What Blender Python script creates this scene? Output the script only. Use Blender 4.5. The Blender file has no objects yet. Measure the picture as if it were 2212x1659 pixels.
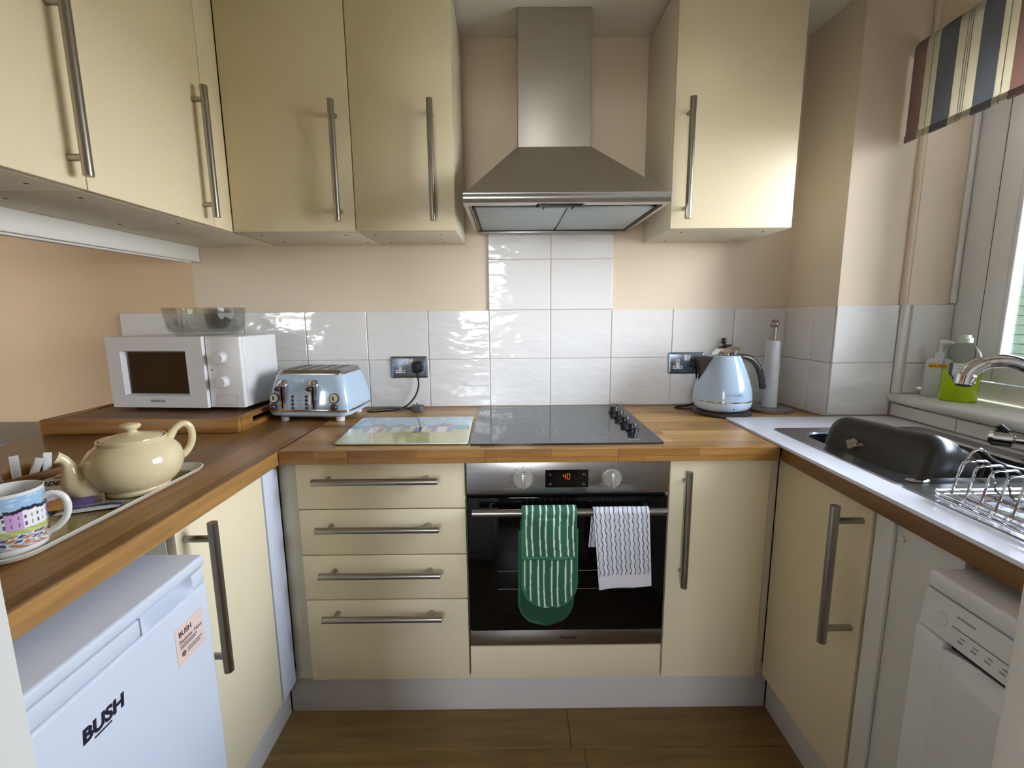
import bpy, bmesh, math, random
from mathutils import Vector, Matrix
random.seed(7)
S = bpy.context.scene
COL = S.collection

# ------------------------------------------------------------------ camera
cam_d = bpy.data.cameras.new('camera'); cam = bpy.data.objects.new('camera', cam_d); COL.objects.link(cam)
RT = Vector((0.99995125, -0.00491221, -0.00856591)); UP = Vector((0.00922471, 0.15523841, 0.98783396)); FW = Vector((0.00352269, 0.98786482, -0.15527615))
cam.matrix_world = Matrix(((RT.x, UP.x, -FW.x, 0.1342), (RT.y, UP.y, -FW.y, -1.884), (RT.z, UP.z, -FW.z, 1.2975), (0, 0, 0, 1)))
cam_d.sensor_fit = 'HORIZONTAL'; cam_d.sensor_width = 36.0; cam_d.lens = 36.0 * 999.2 / 2212.0
cam_d.clip_start = 0.02; cam_d.clip_end = 200
S.camera = cam

# ------------------------------------------------------------------ sky, sun, exposure
SKY = 28.0
w = bpy.data.worlds.new('overcast_sky'); S.world = w; w.use_nodes = True
nt = w.node_tree; bg = nt.nodes['Background']
tc = nt.nodes.new('ShaderNodeTexCoord'); sp = nt.nodes.new('ShaderNodeSeparateXYZ'); rp = nt.nodes.new('ShaderNodeValToRGB')
nt.links.new(tc.outputs['Generated'], sp.inputs[0]); nt.links.new(sp.outputs['Z'], rp.inputs[0]); nt.links.new(rp.outputs[0], bg.inputs['Color'])
rp.color_ramp.elements[0].position = 0.0; rp.color_ramp.elements[0].color = (1.0, 1.05, 1.12, 1)
rp.color_ramp.elements[1].position = 1.0; rp.color_ramp.elements[1].color = (0.42, 0.62, 0.95, 1)
bg.inputs['Strength'].default_value = SKY
sun_d = bpy.data.lights.new('sun', 'SUN'); sun_d.energy = 50.0; sun_d.angle = math.radians(0.6); sun_d.color = (1.0, 0.93, 0.82)
sun = bpy.data.objects.new('sun', sun_d); COL.objects.link(sun)
sun.rotation_euler = Vector((0.70, 0.12, -0.70)).to_track_quat('-Z', 'Y').to_euler()
def portal(name, loc, rot, sx, sy):
    d = bpy.data.lights.new(name, 'AREA'); d.shape = 'RECTANGLE'; d.size = sx; d.size_y = sy; d.cycles.is_portal = True
    o = bpy.data.objects.new(name, d); COL.objects.link(o); o.location = loc; o.rotation_euler = rot
portal('kitchen_window_portal', (1.78, -0.905, 1.55), (0, math.radians(90), 0), 1.2, 1.3)
portal('living_window_portal', (-0.40, -4.78, 1.52), (math.radians(90), 0, 0), 0.85, 1.2)
portal('added_window_portal', (-2.98, -4.78, 1.15), (math.radians(90), 0, 0), 0.7, 1.95)  # portal for the unseen opening added to brighten the lounge
S.view_settings.view_transform = 'Standard'; S.view_settings.look = 'None'
S.view_settings.exposure = 0.0; S.view_settings.gamma = 1.0; S.view_settings.use_curve_mapping = False

# ------------------------------------------------------------------ materials
def lin(c):
    def f(v):
        v /= 255.0
        return v / 12.92 if v <= 0.04045 else ((v + 0.055) / 1.055) ** 2.4
    return (f(c[0]), f(c[1]), f(c[2]), 1.0)
def mat(name, rgb, rough=0.5, metal=0.0, bump=None, var=None, coat=0.0, trans=0.0, ior=1.5, emit=None, spec=None, tint=0.0):
    """bump=(scale(x,y,z), strength, distance); var=(scale(x,y,z), amount, second rgb); tint = per-object brightness spread"""
    m = bpy.data.materials.new(name); m.use_nodes = True
    t = m.node_tree; b = t.nodes['Principled BSDF']
    b.inputs['Base Color'].default_value = lin(rgb); b.inputs['Roughness'].default_value = rough; b.inputs['Metallic'].default_value = metal
    b.inputs['IOR'].default_value = ior; b.inputs['Transmission Weight'].default_value = trans; b.inputs['Coat Weight'].default_value = coat
    if spec is not None: b.inputs['Specular IOR Level'].default_value = spec
    if emit:
        b.inputs['Emission Color'].default_value = lin(emit[0]); b.inputs['Emission Strength'].default_value = emit[1]
    def noise(scale, detail=3.0, rand=False):
        co = t.nodes.new('ShaderNodeTexCoord'); mp = t.nodes.new('ShaderNodeMapping'); n = t.nodes.new('ShaderNodeTexNoise')
        mp.inputs['Scale'].default_value = scale; n.inputs['Scale'].default_value = 1.0; n.inputs['Detail'].default_value = detail
        t.links.new(co.outputs['Object'], mp.inputs['Vector'])
        if rand:
            oi = t.nodes.new('ShaderNodeObjectInfo'); cb = t.nodes.new('ShaderNodeMath'); cb.operation = 'MULTIPLY'; cb.inputs[1].default_value = 37.0
            t.links.new(oi.outputs['Random'], cb.inputs[0]); t.links.new(cb.outputs[0], mp.inputs['Location'])
        t.links.new(mp.outputs[0], n.inputs['Vector'])
        return n
    src = None
    if var:
        n = noise(var[0], 4.0, tint > 0); mx = t.nodes.new('ShaderNodeMix'); mx.data_type = 'RGBA'
        rmp = t.nodes.new('ShaderNodeMapRange'); rmp.inputs[1].default_value = 0.3; rmp.inputs[2].default_value = 0.7; rmp.inputs[4].default_value = var[1]
        t.links.new(n.outputs['Fac'], rmp.inputs[0]); t.links.new(rmp.outputs[0], mx.inputs['Factor'])
        mx.inputs[6].default_value = lin(rgb); mx.inputs[7].default_value = lin(var[2])
        src = mx.outputs[2]; t.links.new(src, b.inputs['Base Color'])
    if tint > 0:
        oi = t.nodes.new('ShaderNodeObjectInfo'); r = t.nodes.new('ShaderNodeMapRange'); r.inputs[3].default_value = 1 - tint; r.inputs[4].default_value = 1 + tint
        t.links.new(oi.outputs['Random'], r.inputs[0]); hv = t.nodes.new('ShaderNodeHueSaturation'); t.links.new(r.outputs[0], hv.inputs['Value'])
        if src: t.links.new(src, hv.inputs['Color'])
        else: hv.inputs['Color'].default_value = lin(rgb)
        t.links.new(hv.outputs[0], b.inputs['Base Color'])
    if bump:
        n = noise(bump[0], 2.0, tint > 0); bp = t.nodes.new('ShaderNodeBump'); bp.inputs['Strength'].default_value = bump[1]; bp.inputs['Distance'].default_value = bump[2]
        t.links.new(n.outputs['Fac'], bp.inputs['Height']); t.links.new(bp.outputs[0], b.inputs['Normal'])
    return m
def wood_block(name, along, rgb1, rgb2, rough=0.32, row=0.042, length=0.42):
    """oak staves glued side by side; along = 'x' or 'y' gives the stave direction"""
    m = bpy.data.materials.new(name); m.use_nodes = True; t = m.node_tree; b = t.nodes['Principled BSDF']
    co = t.nodes.new('ShaderNodeTexCoord'); sx = t.nodes.new('ShaderNodeSeparateXYZ'); t.links.new(co.outputs['Object'], sx.inputs[0])
    add = t.nodes.new('ShaderNodeMath'); add.operation = 'SUBTRACT'
    u, v = ('X', 'Y') if along == 'x' else ('Y', 'X')
    t.links.new(sx.outputs[v], add.inputs[0]); t.links.new(sx.outputs['Z'], add.inputs[1])
    cb = t.nodes.new('ShaderNodeCombineXYZ'); t.links.new(sx.outputs[u], cb.inputs[0]); t.links.new(add.outputs[0], cb.inputs[1])
    br = t.nodes.new('ShaderNodeTexBrick'); br.inputs['Scale'].default_value = 1.0; br.inputs['Mortar Size'].default_value = 0.0004; br.inputs['Mortar Smooth'].default_value = 0.3
    br.inputs['Brick Width'].default_value = length; br.inputs['Row Height'].default_value = row; br.offset = 0.37; br.offset_frequency = 2; br.squash = 1.25; br.squash_frequency = 3
    br.inputs['Color1'].default_value = lin(rgb1); br.inputs['Color2'].default_value = lin(rgb2); br.inputs['Mortar'].default_value = lin([c * 0.72 for c in rgb2]); br.inputs['Bias'].default_value = 0.1
    t.links.new(cb.outputs[0], br.inputs['Vector'])
    mp = t.nodes.new('ShaderNodeMapping'); mp.inputs['Scale'].default_value = (5, 75, 1); t.links.new(cb.outputs[0], mp.inputs[0])
    n = t.nodes.new('ShaderNodeTexNoise'); n.inputs['Scale'].default_value = 1.0; n.inputs['Detail'].default_value = 5; n.inputs['Distortion'].default_value = 0.6; t.links.new(mp.outputs[0], n.inputs['Vector'])
    r = t.nodes.new('ShaderNodeMapRange'); r.inputs[1].default_value = 0.25; r.inputs[2].default_value = 0.75; r.inputs[3].default_value = 0.74; r.inputs[4].default_value = 1.2; t.links.new(n.outputs['Fac'], r.inputs[0])
    hv = t.nodes.new('ShaderNodeHueSaturation'); t.links.new(r.outputs[0], hv.inputs['Value']); t.links.new(br.outputs['Color'], hv.inputs['Color'])
    t.links.new(hv.outputs[0], b.inputs['Base Color']); b.inputs['Roughness'].default_value = rough
    bp = t.nodes.new('ShaderNodeBump'); bp.inputs['Strength'].default_value = 0.12; bp.inputs['Distance'].default_value = 0.002; t.links.new(n.outputs['Fac'], bp.inputs['Height']); t.links.new(bp.outputs[0], b.inputs['Normal'])
    return m
def printed(name, rough=0.4, coat=0.0, bump=None):
    m = mat(name, (200, 200, 200), rough, coat=coat, bump=bump); t = m.node_tree
    a = t.nodes.new('ShaderNodeVertexColor'); a.layer_name = 'Col'; t.links.new(a.outputs['Color'], t.nodes['Principled BSDF'].inputs['Base Color'])
    return m
def clear_glass(name, tint=(255, 255, 255), refl=1.0):
    m = bpy.data.materials.new(name); m.use_nodes = True; t = m.node_tree; t.nodes.clear()
    o = t.nodes.new('ShaderNodeOutputMaterial'); mx = t.nodes.new('ShaderNodeMixShader'); tr = t.nodes.new('ShaderNodeBsdfTransparent'); gl = t.nodes.new('ShaderNodeBsdfGlossy')
    tr.inputs[0].default_value = lin(tint); gl.inputs['Roughness'].default_value = 0.02
    lw = t.nodes.new('ShaderNodeFresnel'); lw.inputs['IOR'].default_value = 1.45
    mu = t.nodes.new('ShaderNodeMath'); mu.operation = 'MULTIPLY'; mu.inputs[1].default_value = refl; t.links.new(lw.outputs[0], mu.inputs[0])
    t.links.new(mu.outputs[0], mx.inputs[0]); t.links.new(tr.outputs[0], mx.inputs[1]); t.links.new(gl.outputs[0], mx.inputs[2]); t.links.new(mx.outputs[0], o.inputs[0])
    return m

M = {}
M['paint'] = mat('magnolia_paint', (232, 214, 188), 0.75, bump=((55, 55, 55), 0.08, 0.002))
M['paint_bounce'] = mat('warm_bounce_paint', (216, 160, 100), 0.8, bump=((55, 55, 55), 0.08, 0.002))  # saturated on the unseen lounge walls to add warm bounce light
M['paint_warm_light'] = mat('magnolia_warm_light', (228, 202, 164), 0.8, bump=((55, 55, 55), 0.08, 0.002))  # the same magnolia, with the lounge's warmer light mixed into the colour
M['ceiling'] = mat('ceiling_paint', (232, 226, 210), 0.85, bump=((40, 40, 40), 0.1, 0.002))
M['white_wall'] = mat('white_wall_paint', (236, 228, 222), 0.7, bump=((60, 60, 60), 0.06, 0.002))
M['grey_paint'] = mat('grey_paint', (150, 154, 152), 0.45)
M['cream'] = mat('cream_cabinet_front', (236, 221, 184), 0.42, bump=((220, 220, 220), 0.03, 0.001))
M['carcass'] = mat('cream_carcass', (222, 214, 190), 0.5)
M['white_lam'] = mat('white_board', (226, 224, 216), 0.4)
M['plinth'] = mat('white_plinth', (214, 208, 200), 0.5)
M['steel'] = mat('brushed_steel', (190, 184, 172), 0.46, 1.0, bump=((3, 3, 400), 0.015, 0.001), var=((3, 3, 200), 0.08, (150, 144, 134)))
M['steel_x'] = mat('brushed_steel_level', (178, 174, 168), 0.3, 1.0, bump=((3, 200, 260), 0.05, 0.001), var=((3, 40, 160), 0.25, (140, 136, 130)))
M['sink_steel'] = mat('sink_steel', (168, 170, 172), 0.22, 1.0, bump=((60, 4, 60), 0.008, 0.001))
M['chrome'] = mat('chrome', (220, 220, 222), 0.07, 1.0)
M['rail'] = mat('handle_steel', (164, 160, 150), 0.3, 1.0)
M['knob_silver'] = mat('silver_knob', (206, 204, 198), 0.38, 0.85)
M['tile'] = mat('white_wall_tile', (236, 233, 228), 0.09, bump=((9, 9, 24), 0.8, 0.006), tint=0.025, spec=0.55)
M['grout'] = mat('grout', (206, 192, 176), 0.85)
M['oak_x'] = wood_block('oak_block_x', 'x', (198, 156, 90), (142, 100, 48))
M['oak_y_shade'] = wood_block('oak_block_y_shade', 'y', (150, 110, 60), (118, 82, 40), row=0.09, length=1.3)  # the same oak, darkened in colour where the left run gets less light
M['oak_edge_x'] = wood_block('oak_edge_x', 'x', (176, 128, 66), (142, 96, 44), row=0.3, length=0.34)
M['oak_edge_y'] = wood_block('oak_edge_y', 'y', (170, 126, 70), (146, 104, 54), row=0.3, length=0.9)
M['brown_edge'] = mat('brown_wood_edge', (132, 92, 48), 0.42, var=((40, 3, 60), 0.6, (108, 70, 32)))
M['plank'] = mat('oak_floor_plank', (140, 110, 62), 0.38, var=((4, 38, 1), 0.75, (108, 80, 42)), tint=0.08, bump=((5, 60, 5), 0.06, 0.001))
M['floor'] = mat('floor_base', (110, 82, 48), 0.5)
M['black'] = mat('black_plastic', (18, 18, 19), 0.35)
M['rubber'] = mat('dark_rubber', (30, 30, 32), 0.6)
M['black_glass'] = mat('black_glass', (8, 8, 9), 0.04, coat=0.3)
M['hob_glass'] = mat('ceramic_hob_glass', (34, 36, 40), 0.10, spec=0.8)
M['grey_line'] = mat('grey_print', (150, 152, 154), 0.4)
M['white_pl'] = mat('white_plastic', (226, 225, 224), 0.28)
M['white_enamel'] = mat('white_enamel', (212, 217, 227), 0.3, coat=0.2)
M['knob_white'] = mat('white_knob', (232, 230, 226), 0.35)
M['pale_blue'] = mat('pale_blue_enamel', (180, 202, 218), 0.16, coat=0.5)
M['pale_blue2'] = mat('pale_base_enamel', (198, 214, 230), 0.25)
M['brown_knob'] = mat('brown_bakelite', (66, 46, 40), 0.3)
M['dial'] = mat('dial_face', (214, 204, 170), 0.4)
M['kettle_dark'] = mat('kettle_brown', (52, 44, 40), 0.35)
M['socket'] = mat('socket_steel', (140, 150, 162), 0.32, 1.0)
M['cable_grey'] = mat('grey_cable', (92, 92, 92), 0.5)
M['cream_pot'] = mat('cream_glaze', (228, 212, 168), 0.1, coat=0.6, var=((160, 160, 160), 0.35, (212, 194, 148)))
M['white_china'] = mat('white_china', (236, 234, 228), 0.12, coat=0.5)
M['tray_rim'] = mat('tray_rim', (222, 218, 206), 0.3)
M['paper'] = mat('white_paper', (236, 236, 232), 0.8)
M['towel_paper'] = mat('kitchen_paper', (226, 230, 230), 0.9, bump=((90, 90, 160), 0.5, 0.004))
M['tray_wood'] = mat('acacia_wood', (176, 126, 62), 0.45, var=((3, 3, 55), 0.85, (112, 70, 28)))
M['tray_in'] = mat('acacia_inside', (118, 78, 44), 0.4, var=((4, 45, 4), 0.7, (84, 52, 28)))
M['dark_bowl'] = mat('dark_grey_plastic', (52, 50, 48), 0.3, bump=((400, 400, 400), 0.05, 0.0005))
M['print'] = printed('flat_print', 0.45)
M['print_gloss'] = printed('glazed_print', 0.12, 0.5)
M['cloth'] = printed('woven_print', 0.9, bump=((700, 700, 700), 0.3, 0.001))
M['blind'] = printed('blind_weave', 0.9, bump=((500, 500, 500), 0.3, 0.001))
_t = M['blind'].node_tree; _m = _t.nodes.new('ShaderNodeMixShader'); _tr = _t.nodes.new('ShaderNodeBsdfTranslucent'); _m.inputs[0].default_value = 0.5
_t.links.new(_t.nodes['Color Attribute'].outputs[0], _tr.inputs[0]); _t.links.new(_t.nodes['Principled BSDF'].outputs[0], _m.inputs[1]); _t.links.new(_tr.outputs[0], _m.inputs[2]); _t.links.new(_m.outputs[0], _t.nodes['Material Output'].inputs[0])
M['green'] = mat('dark_green_cotton', (26, 74, 46), 0.85, bump=((60, 60, 60), 0.4, 0.004))
M['green_bind'] = mat('green_binding', (42, 104, 68), 0.8)
M['upvc'] = mat('white_upvc', (232, 230, 226), 0.3)
M['gasket'] = mat('black_gasket', (40, 36, 40), 0.6)
M['glass'] = clear_glass('window_glass')
M['oven_glass'] = mat('oven_door_glass', (7, 7, 7), 0.05, spec=0.4)
M['bowl_glass'] = clear_glass('pressed_glass', (250, 252, 251), 0.4)
M['bottle_glass'] = clear_glass('clear_bottle_plastic', (240, 245, 242), 0.5)
M['soap'] = mat('lime_liquid', (226, 242, 40), 0.15)
_t = M['soap'].node_tree; _o = _t.nodes['Material Output']; _m = _t.nodes.new('ShaderNodeMixShader'); _tr = _t.nodes.new('ShaderNodeBsdfTranslucent'); _tr.inputs[0].default_value = lin((238, 252, 50)); _m.inputs[0].default_value = 0.6
_t.links.new(_t.nodes['Principled BSDF'].outputs[0], _m.inputs[1]); _t.links.new(_tr.outputs[0], _m.inputs[2]); _t.links.new(_m.outputs[0], _o.inputs[0])
M['soap_bottle'] = mat('milky_soap_bottle', (222, 218, 224), 0.25)
M['label_orange'] = mat('orange_label', (246, 186, 50), 0.5)
M['ink'] = mat('dark_ink', (28, 26, 44), 0.5)
M['ink_grey'] = mat('grey_ink', (104, 98, 98), 0.5)
M['ink_red'] = mat('red_ink', (196, 74, 30), 0.5)
M['led'] = mat('orange_led', (20, 6, 0), 0.5, emit=((255, 110, 36), 1.3))
M['screen'] = mat('oven_display', (20, 17, 13), 0.15)
M['sticker'] = mat('peach_sticker', (226, 206, 206), 0.5, var=((14, 14, 14), 0.9, (236, 204, 176)))
M['filter'] = mat('hood_filter_mesh', (176, 184, 184), 0.5, 0.5, bump=((900, 900, 900), 0.4, 0.001))
M['screw'] = mat('dark_screw_hole', (60, 48, 40), 0.7)
M['siding'] = mat('green_siding', (24, 36, 27), 0.8, spec=0.15)
M['lawn'] = mat('paved_ground', (150, 140, 122), 0.9)
M['outer'] = mat('outer_render', (200, 190, 176), 0.9)
M['red'] = mat('red_paint', (176, 50, 40), 0.6)

# ------------------------------------------------------------------ geometry helpers
OFF = {}
class B:
    def __init__(s): s.bm = bmesh.new()
    def box(s, lo, hi, bev=0.0, seg=2):
        c = [(a + b) / 2 for a, b in zip(lo, hi)]; d = [abs(b - a) for a, b in zip(lo, hi)]
        r = bmesh.ops.create_cube(s.bm, size=1.0, matrix=Matrix.Translation(c) @ Matrix.Diagonal((*d, 1)))
        if bev > 0:
            es = list({e for v in r['verts'] for e in v.link_edges})
            bmesh.ops.bevel(s.bm, geom=es, offset=min(bev, min(d) * 0.49), segments=seg, profile=0.5, affect='EDGES')
        return s
    def cyl(s, p0, p1, r0, r1=None, n=24):
        p0, p1 = Vector(p0), Vector(p1); d = p1 - p0; r1 = r0 if r1 is None else r1
        q = d.to_track_quat('Z', 'Y').to_matrix().to_4x4()
        bmesh.ops.create_cone(s.bm, cap_ends=True, segments=n, radius1=r0, radius2=r1, depth=d.length, matrix=Matrix.Translation((p0 + p1) / 2) @ q)
        return s
    def ball(s, c, r, n=20, sc=(1, 1, 1)):
        bmesh.ops.create_uvsphere(s.bm, u_segments=n, v_segments=n // 2 + 2, radius=r, matrix=Matrix.Translation(c) @ Matrix.Diagonal((*sc, 1)))
        return s
    def loft(s, rings, cap=(True, True), closed=True, loop=False):
        rv = [[s.bm.verts.new(p) for p in ring] for ring in rings]; n = len(rv[0])
        pairs = list(zip(rv, rv[1:])) + ([(rv[-1], rv[0])] if loop else [])
        for a, b in pairs:
            for i in range(n if closed else n - 1):
                j = (i + 1) % n
                try: s.bm.faces.new((a[i], a[j], b[j], b[i]))
                except ValueError: pass
        if cap[0] and not loop: s.bm.faces.new(list(reversed(rv[0])))
        if cap[1] and not loop: s.bm.faces.new(rv[-1])
        return s
    def lathe(s, prof, c=(0, 0, 0), n=40, cap=(True, True)):
        c = Vector(c)
        return s.loft([[c + Vector((r * math.cos(2 * math.pi * i / n), r * math.sin(2 * math.pi * i / n), z)) for i in range(n)] for r, z in prof], cap)
    def prism(s, pts, vec):
        v = Vector(vec); return s.loft([[Vector(p) for p in pts], [Vector(p) + v for p in pts]])
    def tube(s, pts, r, n=10, loop=False):
        pts = [Vector(p) for p in pts]; rings = []; N = len(pts); up = None
        for i, p in enumerate(pts):
            if loop: d = pts[(i + 1) % N] - pts[i - 1]
            else: d = pts[min(i + 1, N - 1)] - pts[max(i - 1, 0)]
            d.normalize()
            if up is None: up = d.orthogonal().normalized()
            up = (up - d * up.dot(d)); up = up.normalized() if up.length > 1e-6 else d.orthogonal().normalized()
            sd = d.cross(up); rr = r[i] if isinstance(r, (list, tuple)) else r
            rings.append([p + (up * math.cos(2 * math.pi * k / n) + sd * math.sin(2 * math.pi * k / n)) * rr for k in range(n)])
        return s.loft(rings, loop=loop)
    def xform(s, m): bmesh.ops.transform(s.bm, matrix=m, verts=s.bm.verts); return s
    def obj(s, name, m, parent=None, local=False, smooth=35, sub=0, solid=0):
        bm = s.bm; bmesh.ops.recalc_face_normals(bm, faces=bm.faces)
        if parent is not None and not local: bmesh.ops.translate(bm, vec=-OFF[parent], verts=bm.verts)
        me = bpy.data.meshes.new(name); bm.to_mesh(me); bm.free()
        if smooth:
            me.polygons.foreach_set('use_smooth', [True] * len(me.polygons)); me.set_sharp_from_angle(angle=math.radians(smooth))
        return link(name, me, m, parent, sub, solid)
def link(name, me, m, parent=None, sub=0, solid=0):
    me.materials.append(M[m] if isinstance(m, str) else m)
    o = bpy.data.objects.new(name, me); COL.objects.link(o)
    if parent is not None: o.parent = parent; OFF[o] = OFF[parent]
    else: OFF[o] = Vector((0, 0, 0))
    if solid:
        sm = o.modifiers.new('solidify', 'SOLIDIFY'); sm.thickness = solid; sm.offset = 0
    if sub:
        mo = o.modifiers.new('subsurf', 'SUBSURF'); mo.levels = sub; mo.render_levels = sub
    return o
def tag(o, label, cat, group=None):
    o['label'] = label; o['category'] = cat
    if group: o['group'] = group
    return o
def thing(name, label, cat, loc=(0, 0, 0), rotz=0, group=None):
    o = bpy.data.objects.new(name, None); COL.objects.link(o); o.location = loc; o.rotation_euler = (0, 0, rotz); o.empty_display_size = 0.05
    OFF[o] = Vector(loc); return tag(o, label, cat, group)
def struct(o): o['kind'] = 'structure'; return o
def spline(pts, n=8):
    """Catmull-Rom through pts"""
    P = [Vector(p) for p in pts]; P = [P[0] * 2 - P[1]] + P + [P[-1] * 2 - P[-2]]; out = []
    for i in range(1, len(P) - 2):
        a, b, c, d = P[i - 1:i + 3]
        for k in range(n):
            t = k / n
            out.append(0.5 * ((2 * b) + (c - a) * t + (2 * a - 5 * b + 4 * c - d) * t * t + (3 * b - a - 3 * c + d) * t ** 3))
    out.append(P[-2]); return out
def rrect(x0, x1, y0, y1, r, n=5):
    out = []
    for cx, cy, a0 in ((x1 - r, y1 - r, 0), (x0 + r, y1 - r, 90), (x0 + r, y0 + r, 180), (x1 - r, y0 + r, 270)):
        for k in range(n + 1):
            a = math.radians(a0 + 90 * k / n); out.append((cx + r * math.cos(a), cy + r * math.sin(a)))
    return out
def text(name, s, size, org, xd, yd, m, parent, ext=0.0002, align='LEFT', shear=0, bold=0, local=False):
    cu = bpy.data.curves.new('t', 'FONT'); cu.body = s; cu.size = size; cu.extrude = ext; cu.align_x = align; cu.shear = shear; cu.offset = bold; cu.resolution_u = 3
    o = bpy.data.objects.new('t', cu); COL.objects.link(o); dg = bpy.context.evaluated_depsgraph_get()
    me = bpy.data.meshes.new_from_object(o.evaluated_get(dg)); bpy.data.objects.remove(o)
    xd, yd, org = Vector(xd).normalized(), Vector(yd).normalized(), Vector(org); zd = xd.cross(yd)
    if parent is not None and not local: org = org - OFF[parent]
    me.materials.clear()
    for v in me.vertices: v.co = org + xd * v.co.x + yd * v.co.y + zd * v.co.z
    me.name = name; return link(name, me, m, parent)
def grid(name, nu, nv, pos, m, parent=None, col=None, local=False, solid=0, smooth=True):
    vs, fs, cs = [], [], []; off = Vector((0, 0, 0)) if (parent is None or local) else OFF[parent]
    for j in range(nv + 1):
        for i in range(nu + 1):
            u, v = i / nu, j / nv; vs.append(Vector(pos(u, v)) - off)
            if col: cs.extend(lin(col(u, v)))
    for j in range(nv):
        for i in range(nu):
            a = j * (nu + 1) + i; fs.append((a, a + 1, a + nu + 2, a + nu + 1))
    me = bpy.data.meshes.new(name); me.from_pydata(vs, [], fs); me.update()
    if smooth: me.polygons.foreach_set('use_smooth', [True] * len(me.polygons))
    if col:
        at = me.color_attributes.new('Col', 'FLOAT_COLOR', 'POINT'); at.data.foreach_set('color', cs)
    return link(name, me, m, parent, solid=solid)
def lerp(a, b, t): return a + (b - a) * t
X, Y, Z = Vector((1, 0, 0)), Vector((0, 1, 0)), Vector((0, 0, 1))
NX, NY = -X, -Y
CE = 2.295   # ceiling height
WT = 0.91    # worktop height

# ================================================================== THE SETTING
# ---- floor
fl = struct(B().box((-4.3, -4.7, -0.06), (1.75, 0.15, -0.012)).obj('floor', 'floor', smooth=0))
PLK = {}
def piece(name, lo, hi, m, parent, bev=0.0015):
    """a small bevelled box whose mesh is shared by all pieces of its size"""
    d = tuple(round(b - a, 4) for a, b in zip(lo, hi)); c = Vector([(a + b) / 2 for a, b in zip(lo, hi)]); key = (name, m, d)
    if key not in PLK:
        bb = B().box([-v / 2 for v in d], [v / 2 for v in d], bev, 1); bm = bb.bm; me = bpy.data.meshes.new(name); bm.to_mesh(me); bm.free(); me.materials.append(M[m]); PLK[key] = me
    o = bpy.data.objects.new(name, PLK[key]); COL.objects.link(o); o.parent = parent; o.location = c - OFF[parent]; OFF[o] = OFF[parent]
    return o
rows = {0: 0.309, 1: 0.345, 2: -0.15, 3: 0.62, 4: 0.1, 5: 0.5, 6: -0.3}
for r, jx in rows.items():
    y1 = -0.493 - 0.19 * r; y0 = y1 - 0.19
    for a, b in ((jx - 1.2, jx), (jx, jx + 1.2)):
        piece('plank', (a + 0.0006, y0 + 0.0006, -0.012), (b - 0.0006, y1 - 0.0006, 0.0), 'plank', fl, 0.001)
# ---- ceiling and the block above it
struct(B().box((-4.3, -4.7, CE), (1.75, 0.15, CE + 0.1)).obj('ceiling', 'ceiling', smooth=0))
struct(B().box((-4.3, -4.7, CE + 0.1), (1.75, 0.15, 5.2)).obj('roof', 'outer', smooth=0))  # unseen block, added so its shadow edge falls across the shed
# ---- back wall
TW, TH, TX0 = 0.2463, 0.1963, 0.2975
wb = struct(B().box((-1.12, 0, -0.02), (1.75, 0.15, CE)).obj('wall_back', 'paint', smooth=0))
struct(B().box((-4.3, 0, -0.02), (-1.12, 0.15, CE)).obj('wall_lounge', 'paint_warm_light', smooth=0))
g = B().box((-1.426, -0.0045, WT - 0.03), (1.25, 0.0, 1.302)).box((0.0525, -0.0045, 1.30), (0.543, 0.0, 1.63)).obj('grout', 'grout', wb, smooth=0)
G = 0.0013
def tilerow(x_lines, z0, z1):
    for a, b in zip(x_lines, x_lines[1:]): piece('tile', (a + G, -0.0085, z0 + G), (b - G, -0.0006, z1 - G), 'tile', wb)
lines = [TX0 + TW * k for k in range(-7, 4)] + [1.249]
tilerow(lines, WT + 0.001, 1.1065); tilerow(lines, 1.1065, 1.3028)
tilerow([TX0 - TW, TX0, TX0 + TW], 1.3028, 1.499); tilerow([TX0 - TW, TX0, TX0 + TW], 1.499, 1.625)
# ---- right wall: boxed-in corner, window opening, sill
wr = B()
wr.prism([(1.252, 0, -0.02), (1.280, -0.25, -0.02), (1.507, -0.25, -0.02), (1.507, 0, -0.02)], (0, 0, CE + 0.02))
wr.box((1.507, -0.272, -0.02), (1.75, 0.0, CE)); wr.box((1.507, -1.54, -0.02), (1.75, -0.272, 0.962)); wr.box((1.507, -1.54, 2.13), (1.75, -0.272, CE)); wr.box((1.507, -4.7, -0.02), (1.75, -1.54, CE))
wr = struct(wr.obj('wall_right', 'paint', smooth=0))
def slanted_tile(p0, p1, z0, z1, t=0.008):
    """a tile on an upright face from p0 to p1 (plan points), proud of it on the room side"""
    p0, p1 = Vector((*p0, 0)), Vector((*p1, 0)); d = (p1 - p0); L = d.length; d.normalize(); n = Vector((d.y, -d.x, 0))
    b = B().box((-L / 2 + G, -t / 2, -(z1 - z0) / 2 + G), (L / 2 - G, t / 2, (z1 - z0) / 2 - G), 0.0015, 1)
    ang = math.atan2(d.y, d.x); o = b.obj('tile', 'tile', wr, local=True, smooth=0)
    o.location = (p0 + p1) / 2 + n * (t / 2 + 0.0004) + Z * (z0 + z1) / 2; o.rotation_euler = (0, 0, ang)
gr = B()
def grout_on(p0, p1, z0, z1):
    p0, p1 = Vector((*p0, 0)), Vector((*p1, 0)); d = (p1 - p0).normalized(); n = Vector((d.y, -d.x, 0)) * 0.004
    gr.prism([p0 + Z * z0, p1 + Z * z0, p1 + n + Z * z0, p0 + n + Z * z0], (0, 0, z1 - z0))
bx = lambda t: (lerp(1.252, 1.280, t), -0.25 * t)
for a, b in ((0.03, 0.62), (0.62, 1.0)):
    for z0, z1 in ((WT + 0.001, 1.1065), (1.1065, 1.307)): slanted_tile(bx(a), bx(b), z0, z1)
grout_on(bx(0.03), bx(1), WT - 0.02, 1.306)
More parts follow.
